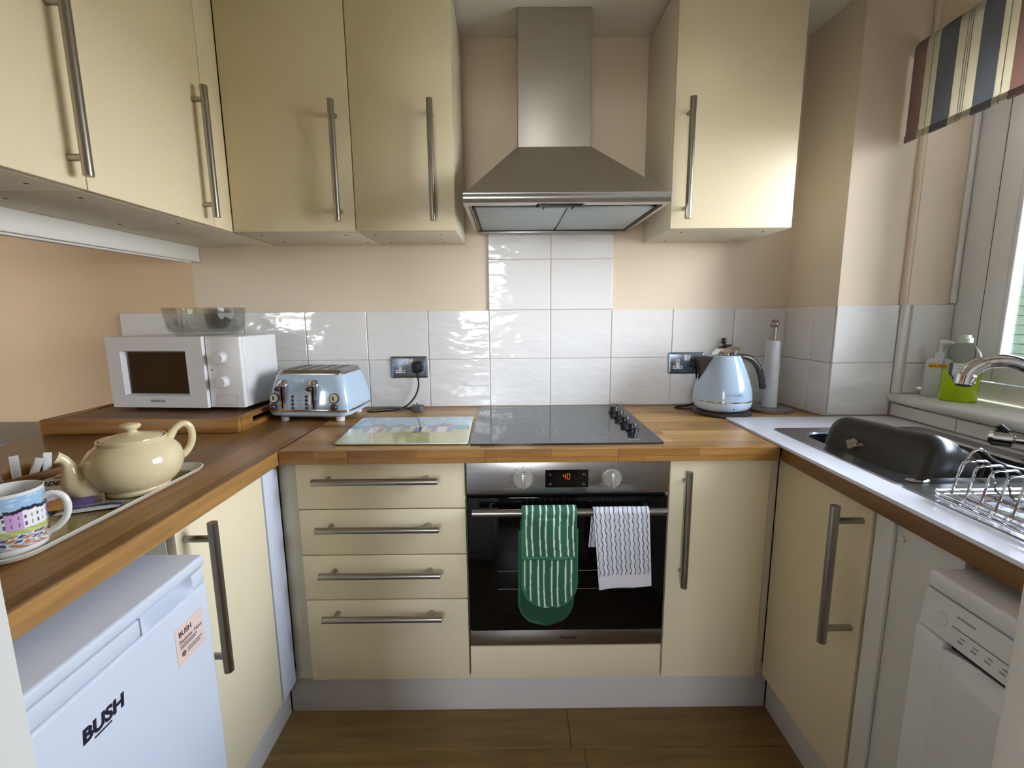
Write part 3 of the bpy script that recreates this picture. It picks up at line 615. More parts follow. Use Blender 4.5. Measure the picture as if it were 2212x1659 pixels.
B().cyl((fx(0.772) + 0.002, -1.168, 0.772), (fx(0.772) - 0.002, -1.168, 0.7722), 0.012, 0.0112, n=28).obj('power_button', 'white_pl', fa)

# ================================================================== THINGS ON THE WORKTOPS
# ---- wooden tray board below the microwave
t = thing('wooden_tray', 'wooden tray board standing under the microwave', 'tray', (-1.085, -0.21, WT))
TX_, TX2, TY_, TY2 = -1.405, -0.757, -0.405, -0.016
B().box((TX_, TY_, WT + 0.001), (TX2, TY_ + 0.02, WT + 0.05), 0.003).obj('front_rail', 'tray_wood', t)
B().box((TX_, TY2 - 0.02, WT + 0.001), (TX2, TY2, WT + 0.05), 0.003).obj('back_rail', 'tray_wood', t)
B().box((TX_, TY_ + 0.0205, WT + 0.001), (TX_ + 0.02, TY2 - 0.0205, WT + 0.05), 0.003).obj('side_rail', 'tray_wood', t)
b = B()
for lo, hi in (((TX2 - 0.02, TY_ + 0.0205, WT + 0.001), (TX2, TY2 - 0.0205, WT + 0.018)), ((TX2 - 0.02, TY_ + 0.0205, WT + 0.036), (TX2, TY2 - 0.0205, WT + 0.05)), ((TX2 - 0.02, TY_ + 0.0205, WT + 0.018), (TX2, -0.32, WT + 0.036)), ((TX2 - 0.02, -0.13, WT + 0.018), (TX2, TY2 - 0.0205, WT + 0.036))): b.box(lo, hi, 0.0)
b.obj('handle_rail', 'tray_wood', t, smooth=0)
B().box((TX_ + 0.0205, TY_ + 0.0205, WT + 0.03), (TX2 - 0.0205, TY2 - 0.0205, WT + 0.0455)).obj('bed', 'tray_in', t, smooth=0)
# ---- microwave
MW = thing('microwave', 'white microwave oven with two dials', 'microwave', (-1.041, -0.157, WT + 0.046), math.radians(-6.0))
w2_, mh = 0.249, 0.252   # half width, height above the feet
bd = B().box((-w2_, -0.072, 0.012), (w2_, 0.118, mh + 0.012), 0.006, 3).obj('body', 'white_pl', MW, local=True)
for x in (-0.2, 0.2):
    for y in (-0.05, 0.09): B().cyl((x, y, 0), (x, y, 0.0118), 0.012, n=16).obj('foot', 'black', MW, local=True)
xd = 0.118   # right end of the door
dr = B(); z0, z1 = 0.0125, mh + 0.0115; wx0, wx1, wz0, wz1 = -0.197, 0.054, 0.055, 0.215
for lo, hi in (((-w2_, z0), (wx0, z1)), ((wx1, z0), (xd, z1)), ((wx0, z0), (wx1, wz0)), ((wx0, wz1), (wx1, z1))):
    dr.box((lo[0], -0.107, lo[1]), (hi[0], -0.0735, hi[1]), 0.0)
dr = dr.obj('door', 'white_pl', MW, local=True, smooth=0)
# sloped surround of the window, then the dark pane
o_ = [(wx0, wz0), (wx1, wz0), (wx1, wz1), (wx0, wz1)]; i_ = [(wx0 + 0.009, wz0 + 0.005), (wx1 - 0.004, wz0 + 0.006), (wx1 - 0.004, wz1 - 0.006), (wx0 + 0.009, wz1 - 0.005)]
B().loft([[(x, -0.1071, z) for x, z in o_], [(x, -0.092, z) for x, z in i_]], cap=(False, False)).obj('window_bezel', 'white_pl', dr, local=True, smooth=0)
B().box((wx0 + 0.005, -0.0915, wz0 + 0.002), (wx1 - 0.002, -0.0888, wz1 - 0.002)).obj('window_pane', 'black_glass', dr, local=True, smooth=0)
text('brand_mark', 'DAEWOO', 0.0125, (-0.072, -0.1073, 0.032), X, Z, 'ink_grey', dr, align='CENTER', bold=0.0004, local=True)
pn = B().box((xd + 0.002, -0.0935, 0.0125), (w2_, -0.0735, mh + 0.0115), 0.004, 3).obj('control_panel', 'knob_white', MW, local=True)
for kz in (0.19, 0.105):
    k = B().lathe([(0.0225, 0), (0.022, 0.003), (0.0195, 0.005), (0.0185, 0.02), (0.017, 0.0215)], n=32).xform(Matrix.Translation((0.178, -0.0938, kz)) @ Matrix.Rotation(math.radians(90), 4, 'X')).obj('dial_knob', 'white_pl', pn, local=True)
    b = B()
    for a in range(0, 360, 30): b.box((0.178 + 0.029 * math.cos(math.radians(a)) - 0.0012, -0.09395, kz + 0.029 * math.sin(math.radians(a)) - 0.0008), (0.178 + 0.029 * math.cos(math.radians(a)) + 0.0012, -0.0936, kz + 0.029 * math.sin(math.radians(a)) + 0.0008))
    b.obj('dial_marks', 'grey_line', pn, local=True, smooth=0)
B().cyl((0.137, -0.0938, 0.147), (0.137, -0.0935, 0.147), 0.003, n=14).cyl((0.131, -0.0938, 0.233), (0.131, -0.0935, 0.233), 0.002, n=12).obj('panel_dots', 'ink', pn, local=True, smooth=0)
b = B()
for lo, hi in (((0.143, 0.022), (0.222, 0.0228)), ((0.143, 0.056), (0.222, 0.0568)), ((0.143, 0.022), (0.1438, 0.0568)), ((0.2212, 0.022), (0.222, 0.0568))): b.box((lo[0], -0.0939, lo[1]), (hi[0], -0.0935, hi[1]))
b.obj('door_button_outline', 'grey_line', pn, local=True, smooth=0)
# ---- pressed glass bowl
t = thing('glass_bowl', 'clear pressed glass bowl on top of the microwave', 'bowl', (-1.0, -0.135, WT + 0.046 + mh + 0.0125))
def bowl_ring(r, z, fl=0.0, n=96): return [(r * (1 + fl * (abs(math.sin(8 * 2 * math.pi * i / n)) - 0.5)) * math.cos(2 * math.pi * i / n), r * (1 + fl * (abs(math.sin(8 * 2 * math.pi * i / n)) - 0.5)) * math.sin(2 * math.pi * i / n), z) for i in range(n)]
B().loft([bowl_ring(0.10, 0.0), bowl_ring(0.102, 0.006), bowl_ring(0.116, 0.014, 0.02), bowl_ring(0.121, 0.03, 0.06), bowl_ring(0.125, 0.055, 0.06), bowl_ring(0.130, 0.07), bowl_ring(0.134, 0.098), bowl_ring(0.1335, 0.1), bowl_ring(0.130, 0.099), bowl_ring(0.125, 0.07), bowl_ring(0.117, 0.03), bowl_ring(0.10, 0.012)]).obj('bowl_wall', 'bowl_glass', t, local=True, smooth=50)
# ---- four slot toaster
t = thing('toaster', 'pale blue four slot toaster beside the microwave', 'toaster', (-0.582, -0.15, WT), math.radians(-5.0))
def tring(hw, yf, yb, z, r=0.03, n=6): return [(x, y, z) for x, y in rrect(-hw, hw, yf, yb, r, n)]
for x in (-0.105, 0.105):
    for y in (-0.08, 0.075): B().cyl((x, y, 0), (x, y, 0.0165), 0.014, 0.0155, n=18).obj('foot', 'white_pl', t, local=True)
B().loft([tring(0.125, -0.098, 0.098, 0.0165), tring(0.148, -0.112, 0.112, 0.025), tring(0.152, -0.116, 0.116, 0.0385)]).obj('base', 'pale_blue2', t, local=True)
B().loft([tring(0.154, -0.118, 0.118, 0.0388), tring(0.1545, -0.1185, 0.1185, 0.041), tring(0.154, -0.118, 0.118, 0.046)]).obj('chrome_band', 'chrome', t, local=True)
bs = [(0.1525, 0.1165, 0.0463), (0.1525, 0.1165, 0.06), (0.149, 0.114, 0.085), (0.142, 0.109, 0.115), (0.134, 0.103, 0.145), (0.127, 0.098, 0.166), (0.124, 0.0955, 0.169)]
body = B().loft([tring(a, -y, y, z) for a, y, z in bs]).obj('shell', 'pale_blue', t, local=True)
tp = B().loft([tring(0.1205, -0.092, 0.092, 0.1692, 0.02), tring(0.1205, -0.092, 0.092, 0.1735, 0.02), tring(0.113, -0.080, 0.084, 0.186, 0.02)]).obj('top_plate', 'steel_x', t, local=True)
for k in range(4):
    x = -0.076 + k * 0.0507
    B().loft([[(xx, yy, z) for xx, yy in rrect(x - 0.0155, x + 0.0155, -0.066, 0.072, 0.010)] for z in (0.1861, 0.1866)]).obj('slot', 'black', tp, local=True)
    B().box((x - 0.0035, -0.06, 0.1867), (x - 0.002, 0.066, 0.1875)).box((x + 0.002, -0.06, 0.1867), (x + 0.0035, 0.066, 0.1875)).obj('bread_guide', 'chrome', tp, local=True, smooth=0)
def fy(z):
    for (a0, y0, z0), (a1, y1, z1) in zip(bs, bs[1:]):
        if z0 <= z <= z1: return -lerp(y0, y1, (z - z0) / (z1 - z0))
    return -0.1
def on_front(m_, x, z, tilt=-12): return m_.xform(Matrix.Translation((x, fy(z), z)) @ Matrix.Rotation(math.radians(90 + tilt), 4, 'X'))
for x in (-0.083, 0.032):
    pts = [(-0.0085, 0.05), (0.0085, 0.05), (0.018, 0.136), (0.0165, 0.146), (0.008, 0.1545), (-0.005, 0.1545), (-0.014, 0.147), (-0.016, 0.136)]
    b = B()
    for dx0, dx1 in ((-0.012, -0.004), (0.004, 0.0125)):
        b.loft([[(x + dx0 * s_, fy(z) - d, z) for s_ in (0.75,)] + [(x + dx1 * s_, fy(z) - d, z) for s_ in (0.75 + (z - 0.05) * 5,)] + [(x + dx1 * (0.75 + (z - 0.05) * 5), fy(z) + 0.004, z), (x + dx0 * 0.75, fy(z) + 0.004, z)] for z, d in ((0.05, 0.010), (0.08, 0.012), (0.11, 0.015), (0.134, 0.02))])
    b.loft([[(x + q * math.cos(a), fy(z) - d * (0.55 + 0.45 * math.sin(a)), z) for a in [math.pi * 2 * i / 20 for i in range(20)]] for z, q, d in ((0.132, 0.017, 0.024), (0.138, 0.0185, 0.024), (0.147, 0.0165, 0.018), (0.154, 0.009, 0.01))])
    lv = b.obj('lever_rail', 'chrome', t, local=True)
    B().box((x - 0.0035, fy(0.09) - 0.006, 0.052), (x + 0.0035, fy(0.09) - 0.0015, 0.128)).obj('lever_slot', 'black', lv, local=True, smooth=0)
    B().ball((x - 0.011, fy(0.124) - 0.024, 0.124), 0.0095, sc=(1.25, 1.0, 0.95)).obj('lever_knob', 'brown_knob', lv, local=True)
for x in (-0.118, 0.103):
    k = on_front(B().lathe([(0.0, 0), (0.018, 0), (0.018, 0.004), (0.0155, 0.005), (0.0, 0.0052)], n=30), x, 0.088).obj('gauge', 'brown_knob', t, local=True)
    on_front(B().lathe([(0.0, 0.0053), (0.0148, 0.0053), (0.0148, 0.0058), (0.0, 0.006)], n=30), x, 0.088).obj('gauge_face', 'dial', k, local=True)
    b = B().cyl((0, -0.006, 0.0062), (0, -0.006, 0.0068), 0.0028, n=12).box((-0.006, -0.0055, 0.0062), (0.0, 0.006, 0.0066)); on_front(b, x, 0.088).obj('gauge_needle', 'ink', k, local=True, smooth=0)
    B().ball((x + (0.002 if x > 0 else -0.004), fy(0.058) - 0.008, 0.058), 0.0125, sc=(1, 0.95, 1)).obj('browning_knob', 'brown_knob', t, local=True)
for x in (-0.051, 0.0):
    for z in (0.094, 0.0805, 0.067, 0.0535): B().ball((x, fy(z) - 0.001, z), 0.0055, 14, (1, 0.7, 1)).obj('button', 'brown_knob', t, local=True)
b = B()
for z, hw in ((0.094, 0.006), (0.0805, 0.009), (0.067, 0.007), (0.0535, 0.006)):
    b.box((-0.0255 - hw, fy(z) - 0.0006, z - 0.0007), (-0.0255 + hw, fy(z) + 0.002, z + 0.0007))
b.obj('button_print', 'ink_grey', t, local=True, smooth=0)
b = B().loft([[(xx, fy(0.148) - d, 0.148 + zz) for xx, zz in rrect(-0.046, -0.010, -0.0055, 0.0055, 0.005)] for d in (-0.003, 0.0016)]); bdg = b.obj('badge', 'pale_blue2', t, local=True)
text('brand_mark', "DeLonghi", 0.0078, (-0.028, fy(0.148) - 0.0018, 0.1455), X, Z, 'steel', bdg, align='CENTER', local=True)
# ---- sockets, plugs and leads
def socket(cx_, label, zc):
    t = thing('double_socket', label, 'socket', (cx_, -0.0088, zc - 0.044)); y0 = -0.0088
    f = B().loft([[(x, y0, z) for x, z in rrect(cx_ - 0.074, cx_ + 0.074, zc - 0.044, zc + 0.044, 0.004, 3)], [(x, y0 - 0.003, z) for x, z in rrect(cx_ - 0.074, cx_ + 0.074, zc - 0.044, zc + 0.044, 0.004, 3)], [(x, y0 - 0.0075, z) for x, z in rrect(cx_ - 0.067, cx_ + 0.067, zc - 0.037, zc + 0.037, 0.003, 3)]]).obj('face_plate', 'socket', t)
    for s_ in (-1, 1):
        px = cx_ + s_ * 0.036; yi = y0 - 0.0077
        b = B().box((px - 0.0065, yi - 0.0007, zc - 0.012), (px + 0.0065, yi, zc + 0.015)).box((px - 0.019, yi - 0.0007, zc - 0.023), (px + 0.019, yi, zc - 0.0105)); o = b.obj('outlet', 'white_pl', t, smooth=0)
        B().box((px - 0.002, yi - 0.0012, zc + 0.002), (px + 0.002, yi - 0.0008, zc + 0.0105)).box((px - 0.014, yi - 0.0012, zc - 0.0185), (px - 0.0075, yi - 0.0008, zc - 0.0145)).box((px + 0.0075, yi - 0.0012, zc - 0.0185), (px + 0.014, yi - 0.0008, zc - 0.0145)).obj('pin_holes', 'black', o, smooth=0)
        B().cyl((cx_ + s_ * 0.0605, yi, zc), (cx_ + s_ * 0.0605, yi - 0.001, zc), 0.0032, n=14).obj('screw', 'chrome', t)
    r_ = B().box((cx_ - 0.0135, yi - 0.0012, zc + 0.010), (cx_ + 0.0145, yi, zc + 0.0345), 0.0005).obj('switch_frame', 'white_pl', t)
    for a, tl in ((-0.0115, 1), (0.0015, -1)):
        B().prism([(cx_ + a, yi - 0.0014, zc + 0.0115), (cx_ + a, yi - 0.0014 - (0.004 if tl > 0 else 0.001), zc + 0.0115), (cx_ + a, yi - 0.0014 - (0.001 if tl > 0 else 0.004), zc + 0.033), (cx_ + a, yi - 0.0014, zc + 0.033)], (0.011, 0, 0)).obj('rocker', 'white_pl', r_, smooth=0)
    B().box((cx_ + 0.004, yi - 0.0058, zc + 0.0305), (cx_ + 0.0105, yi - 0.005, zc + 0.0328)).obj('red_mark', 'red', r_, smooth=0)
    return t
socket(-0.276, 'steel double wall socket left of the hob', 1.0765); socket(0.852, 'steel double wall socket behind the kettle', 1.0835)
def plug(name, label, c, m, lead, lm='black'):
    t = thing(name, label, 'plug', c)
    b = B(); y0 = c[1]
    rr_ = lambda s_, y: [(c[0] + x * s_, y, c[2] + z * s_) for x, z in rrect(-0.024, 0.024, -0.022, 0.026, 0.014)]
    b.loft([rr_(1, y0 - 0.0005), rr_(1, y0 - 0.012), rr_(0.86, y0 - 0.021), rr_(0.7, y0 - 0.023)]); b.obj('plug_body', m, t)
    B().cyl((c[0], y0 - 0.011, c[2] - 0.02), (c[0], y0 - 0.011, c[2] - 0.043), 0.0065, 0.005, n=14).obj('cable_grip', m, t)
    B().tube(spline(lead, 6), 0.0033, 8).obj('lead', lm, t)
plug('plug', 'black plug in the socket left of the hob', (-0.240, -0.0185, 1.0765), 'black', [(-0.240, -0.0295, 1.035), (-0.238, -0.03, 1.005), (-0.25, -0.035, 0.965), (-0.278, -0.05, 0.93), (-0.315, -0.075, 0.9145), (-0.37, -0.10, 0.9135), (-0.412, -0.105, 0.9135), (-0.43, -0.095, 0.9135)])
plug('plug', 'black plug in the socket behind the kettle', (0.888, -0.0185, 1.0835), 'black', [(0.888, -0.0295, 1.042), (0.892, -0.03, 1.0), (0.893, -0.03, 0.95), (0.878, -0.035, 0.92), (0.84, -0.05, 0.9135), (0.80, -0.062, 0.9135), (0.79, -0.085, 0.9135), (0.815, -0.108, 0.9135), (0.85, -0.112, 0.9135)])
t = thing('loose_plug', 'grey unplugged plug lying on the worktop behind the glass board', 'plug', (-0.235, -0.095, WT))
rr_ = lambda s_, z: [(-0.235 + x * s_, -0.095 + y * s_, z) for x, y in rrect(-0.024, 0.026, -0.023, 0.023, 0.012)]
B().loft([rr_(0.7, WT + 0.0005), rr_(0.88, WT + 0.003), rr_(1, WT + 0.013), rr_(1, WT + 0.023)]).obj('plug_body', 'cable_grey', t)
for dx, dy, h_ in ((-0.012, -0.006, 0.015), (0.010, -0.006, 0.015), (-0.001, 0.012, 0.02)): B().box((-0.235 + dx - 0.002, -0.095 + dy - 0.003, WT + 0.0232), (-0.235 + dx + 0.002, -0.095 + dy + 0.003, WT + 0.0232 + h_), 0.0005).obj('pin', 'chrome', t)
B().cyl((-0.258, -0.093, WT + 0.012), (-0.285, -0.088, WT + 0.010), 0.0065, 0.005, n=14).obj('cable_grip', 'cable_grey', t)
B().tube(spline([(-0.284, -0.088, WT + 0.010), (-0.33, -0.072, WT + 0.010), (-0.39, -0.066, WT + 0.006), (-0.43, -0.07, WT + 0.0045)], 6), 0.0036, 8).obj('lead', 'cable_grey', t)
# ---- glass chopping board with a print of beach huts
t = thing('glass_board', 'glass worktop saver printed with beach huts beside the hob', 'chopping board', (-0.2, -0.4, WT))
B4 = [Vector((-0.386, -0.566, 0)), Vector((0.008, -0.572, 0)), Vector((-0.002, -0.228, 0)), Vector((-0.404, -0.232, 0))]
def bq(u, v, z): p = (B4[0] * (1 - u) + B4[1] * u) * (1 - v) + (B4[3] * (1 - u) + B4[2] * u) * v; return (p.x, p.y, z)
edge = [bq(u, v, 0) for u, v in rrect(0, 1, 0, 1, 0.03, 4)]
B().loft([[(x, y, WT + 0.0045) for x, y, z in edge], [(x, y, WT + 0.0078) for x, y, z in edge]]).obj('glass_sheet', mat('board_glass', (214, 236, 214), 0.03, trans=0.0, coat=0.4), t)
for u, v in ((0.05, 0.06), (0.95, 0.06), (0.05, 0.94), (0.95, 0.94)):
    x, y, z = bq(u, v, WT); B().cyl((x, y, WT + 0.0005), (x, y, WT + 0.0044), 0.006, n=16).obj('foot', 'white_pl', t)
def huts(u, v):
    nz = 0.5 + 0.5 * math.sin(31 * u + 7 * math.sin(9 * v)) * math.sin(43 * v + 5 * u)
    c = (168, 198, 222) if v > 0.62 else ((116, 164, 188) if v > (0.47 if u > 0.8 else 0.5) else (212, 206, 150))
    if v > 0.66 and nz > 0.75: c = (200, 214, 226)
    if v <= 0.5 and nz > 0.8: c = (198, 190, 132)
    if u > 0.84 and 0.6 < v < 0.66 and (v - 0.6) < (u - 0.84) * 0.3: c = (118, 156, 118)
    for a, b_, wall, roof, door in ((0.11, 0.275, (206, 178, 180), (110, 92, 132), (226, 226, 220)), (0.30, 0.46, (150, 172, 172), (150, 150, 160), (196, 206, 200)), (0.49, 0.64, (214, 216, 190), (142, 142, 158), (52, 72, 150)), (0.68, 0.86, (158, 150, 182), (150, 120, 128), (222, 226, 222))):
        m_ = (a + b_) / 2; hw = (b_ - a) / 2
        if a < u < b_ and 0.36 < v < 0.62:
            c = wall
            if abs(u - m_) > hw * 0.45 and wall == (206, 178, 180) and int(v * 60) % 2: c = (176, 90, 104)
            if abs(u - m_) < hw * 0.42 and v < 0.57: c = door
        if 0.62 <= v < 0.72 and abs(u - m_) < (hw * 1.12) * (1 - (v - 0.62) / 0.1):
            c = roof if abs(u - m_) > (hw * 1.12) * (1 - (v - 0.62) / 0.1) - 0.022 or v < 0.64 else wall
    return c
grid('print', 150, 110, lambda u, v: bq(0.012 + u * 0.976, 0.014 + v * 0.972, WT + 0.00805), mat('beach_print', (200, 200, 200), 0.05, coat=0.6), t, huts, smooth=False)
pm = bpy.data.materials['beach_print'].node_tree; a_ = pm.nodes.new('ShaderNodeVertexColor'); a_.layer_name = 'Col'; pm.links.new(a_.outputs['Color'], pm.nodes['Principled BSDF'].inputs['Base Color'])
# ---- kettle
KX, KY = 0.932, -0.170
t = thing('kettle', 'pale blue kettle with its lid lifted', 'kettle', (KX, KY, WT))
B().lathe([(0.098, 0.0008), (0.104, 0.004), (0.104, 0.010), (0.092, 0.0165), (0.075, 0.018)], (KX + 0.002, KY, WT), 48).obj('power_base', 'kettle_dark', t)
B().lathe([(0.078, 0.0185), (0.09, 0.022), (0.1, 0.033), (0.1035, 0.048), (0.1035, 0.0535)], (KX, KY, WT), 48).obj('lower_shell', 'pale_blue2', t)
B().lathe([(0.1042, 0.0538), (0.1048, 0.0565), (0.1042, 0.0595)], (KX, KY, WT), 48).obj('chrome_band', 'chrome', t)
ks = [(0.1035, 0.0598), (0.1030, 0.075), (0.099, 0.10), (0.091, 0.13), (0.0805, 0.16), (0.068, 0.19), (0.0575, 0.212), (0.0545, 0.219), (0.052, 0.2205), (0.050, 0.2205), (0.050, 0.2165)]
B().lathe(ks, (KX, KY, WT), 48).obj('shell', 'pale_blue', t)
# spout
rings = []
for z, x0, x1, hw in ((0.108, -0.088, -0.092, 0.010), (0.15, -0.078, -0.094, 0.016), (0.19, -0.060, -0.102, 0.021), (0.212, -0.05, -0.112, 0.024), (0.217, -0.046, -0.117, 0.024)):
    rings.append([(KX + x0, KY - hw, WT + z), (KX + x1 + 0.008, KY - hw * 0.6, WT + z), (KX + x1, KY, WT + z + (0.003 if z > 0.2 else 0)), (KX + x1 + 0.008, KY + hw * 0.6, WT + z), (KX + x0, KY + hw, WT + z)])
B().loft(rings).obj('spout', 'kettle_dark', t)
# handle: a curved arm from the neck out and down
hp = spline([(0.05, 0.214), (0.075, 0.2135), (0.1, 0.205), (0.122, 0.185), (0.138, 0.155), (0.148, 0.12), (0.152, 0.092)], 5)
hp2 = spline([Vector((a, b, 0)) for a, b in [(0.05, 0.214), (0.075, 0.2135), (0.1, 0.205), (0.122, 0.185), (0.138, 0.155), (0.148, 0.12), (0.152, 0.092)]], 5) if False else hp
rings = []; N = len(hp)
for i, p in enumerate(hp):
    d = (hp[min(i + 1, N - 1)] - hp[max(i - 1, 0)]).normalized(); nrm = Vector((-d.y, d.x)); th, wd = 0.0095, 0.012
    rings.append([(KX + p.x + nrm.x * th * a, KY + wd * b_, WT + p.y + nrm.y * th * a) for a, b_ in ((1, -0.6), (1, 0.6), (0.6, 1), (-0.6, 1), (-1, 0.6), (-1, -0.6), (-0.6, -1), (0.6, -1))])
hd = B().loft(rings).obj('handle', 'kettle_dark', t)
rings = []
for i, p in enumerate(hp[3:], 3):
    d = (hp[min(i + 1, N - 1)] - hp[max(i - 1, 0)]).normalized(); nrm = Vector((-d.y, d.x))
    rings.append([(KX + p.x + nrm.x * a, KY + b_, WT + p.y + nrm.y * a) for a, b_ in ((0.003, -0.0128), (0.003, 0.0128), (-0.001, 0.0128), (-0.001, -0.0128))])
B().loft(rings).obj('handle_trim', 'chrome', hd)
# lid, tilted
lm_ = Matrix.Translation((KX + 0.008, KY, WT + 0.2215)) @ Matrix.Rotation(math.radians(-14), 4, 'Y')
ld = B().lathe([(0.0465, 0.0), (0.0475, 0.009), (0.051, 0.0095), (0.0515, 0.013), (0.045, 0.022), (0.026, 0.031), (0.022, 0.0315)], n=40).xform(lm_).obj('lid', 'chrome', t)
B().lathe([(0.026, 0.0318), (0.0235, 0.0345), (0.008, 0.0375), (0.006, 0.039)], n=30).xform(lm_).obj('lid_cap', 'kettle_dark', ld)
B().ball((0, 0, 0.0525), 0.0115).cyl((0, 0, 0.037), (0, 0, 0.045), 0.005, n=14).xform(lm_).obj('lid_knob', 'kettle_dark', ld)
B().cyl((KX - 0.001, KY - 0.098, WT + 0.034), (KX - 0.001, KY - 0.102, WT + 0.034), 0.0025, n=12).obj('indicator', 'black', t)
text('brand_mark', 'DeLonghi', 0.015, (KX + 0.004, KY - 0.1035, WT + 0.083), X, (0, 0.12, 1), 'pale_blue2', t, align='CENTER', ext=0.0008)
# ---- kitchen paper holder
PX, PY = 1.137, -0.13
t = thing('paper_towel_holder', 'steel kitchen paper holder with a nearly used roll', 'paper holder', (PX, PY, WT))
B().lathe([(0.076, 0.0008), (0.078, 0.003), (0.078, 0.011), (0.074, 0.0135)], (PX, PY, WT), 56).obj('base', 'steel_x', t)
B().cyl((PX, PY, WT + 0.0138), (PX - 0.004, PY, WT + 0.335), 0.011, n=24).obj('pole', 'rail', t)
B().ball((PX - 0.004, PY, WT + 0.332), 0.0165, 28).obj('knob', 'rail', t)
B().lathe([(0.024, 0.0), (0.026, 0.001), (0.0255, 0.255), (0.024, 0.256), (0.0125, 0.256)], n=36).xform(Matrix.Translation((PX - 0.0003, PY, WT + 0.0145)) @ Matrix.Rotation(math.radians(-0.7), 4, 'Y')).obj('paper_roll', 'towel_paper', t)

# ---- tea tray with teapot, mug, sachets and biscuits
TR = thing('tea_tray', 'long printed melamine tray on the left worktop', 'tray', (-0.78, -0.985, WT))
tx0, tx1, ty0, ty1 = -0.935, -0.626, -1.228, -0.750
def trr(i, z, r=0.045): return [(x, y, z) for x, y in rrect(tx0 + i, tx1 - i, ty0 + i, ty1 - i, r - i * 0.7, 8)]
B().loft([trr(0.022, WT + 0.0008), trr(0.006, WT + 0.007), trr(0.0, WT + 0.0155), trr(0.003, WT + 0.0165), trr(0.009, WT + 0.0125), trr(0.024, WT + 0.0048)]).obj('tray_body', 'tray_rim', TR)
def tray_col(u, v):
    nz = math.sin(17 * u + 5 * math.sin(13 * v)) * math.sin(23 * v + 3 * u)
    c = (164, 150, 98) if nz < 0.5 else (150, 136, 84)
    d = (u - 0.45) ** 2 / 0.06 + (v - 0.3) ** 2 / 0.03
    if u < 0.62 - 0.25 * abs(v - 0.45): c = (96, 132, 170) if nz > -0.3 else (196, 200, 206)
    if u < 0.3: c = (60, 70, 120) if nz > 0 else (128, 150, 176)
    return c
def tray_pos(u, v):
    i = 0.026; a, b_ = tx0 + i, tx1 - i; c, d = ty0 + i, ty1 - i; x = lerp(a, b_, u); y = lerp(c, d, v); r = 0.02
    yy = min(max(y, c), d); ex = max(0, r - (yy - c), r - (d - yy)); sh = r - math.sqrt(max(0, r * r - ex * ex)); return (lerp(a + sh, b_ - sh, u), yy, WT + 0.0052)
grid('tray_print', 60, 90, tray_pos, 'print_gloss', TR, tray_col, smooth=False)
TZ = WT + 0.0058
PC = Vector((-0.690, -0.904, TZ)); ph = math.radians(48); pd = Vector((-math.cos(ph), -math.sin(ph), 0))
t = thing('teapot', 'round cream teapot with a lid on the tea tray', 'teapot', PC)
B().lathe([(0.052, 0), (0.0575, 0.002), (0.0585, 0.008), (0.0565, 0.0115), (0.060, 0.0135), (0.071, 0.021), (0.082, 0.036), (0.0885, 0.056), (0.0885, 0.07), (0.0835, 0.088), (0.074, 0.1), (0.0635, 0.1075), (0.061, 0.110), (0.0622, 0.1165), (0.0612, 0.1185), (0.0575, 0.118), (0.0555, 0.112)], PC, 56).obj('pot', 'cream_pot', t)
B().lathe([(0.0553, 0.1145), (0.0545, 0.1185), (0.046, 0.1222), (0.028, 0.1265), (0.014, 0.129), (0.0105, 0.1315), (0.0105, 0.135), (0.017, 0.1395), (0.019, 0.1435), (0.017, 0.1478), (0.009, 0.15), (0.002, 0.1505)], PC, 48).obj('lid', 'cream_pot', t)
sp_ = spline([PC + pd * d + Z * z for d, z in ((0.062, 0.032), (0.084, 0.033), (0.098, 0.043), (0.102, 0.062), (0.105, 0.082), (0.112, 0.096), (0.121, 0.102))], 5)
n_ = len(sp_) - 1; rad = [(0.030 if i < n_ * 0.22 else lerp(0.030, 0.0095, min(1, (i / n_ - 0.22) / 0.5) ** 0.8)) if i < n_ * 0.86 else lerp(0.0095, 0.0125, (i - n_ * 0.86) / (n_ * 0.14)) for i in range(n_ + 1)]
s_ = B().tube(sp_, rad, 20).obj('spout', 'cream_pot', t)
B().cyl(sp_[-1] + (sp_[-1] - sp_[-2]).normalized() * 0.0003, sp_[-1] + (sp_[-1] - sp_[-2]).normalized() * 0.0006, 0.0095, n=20).obj('spout_mouth', 'brown_knob', s_)
B().tube(spline([PC - pd * d + Z * z for d, z in ((0.064, 0.099), (0.076, 0.120), (0.092, 0.131), (0.105, 0.125), (0.110, 0.106), (0.107, 0.084), (0.097, 0.066), (0.084, 0.054))], 6), [0.0085] * 6 + [0.0075] * 37, 16).obj('handle', 'cream_pot', t)
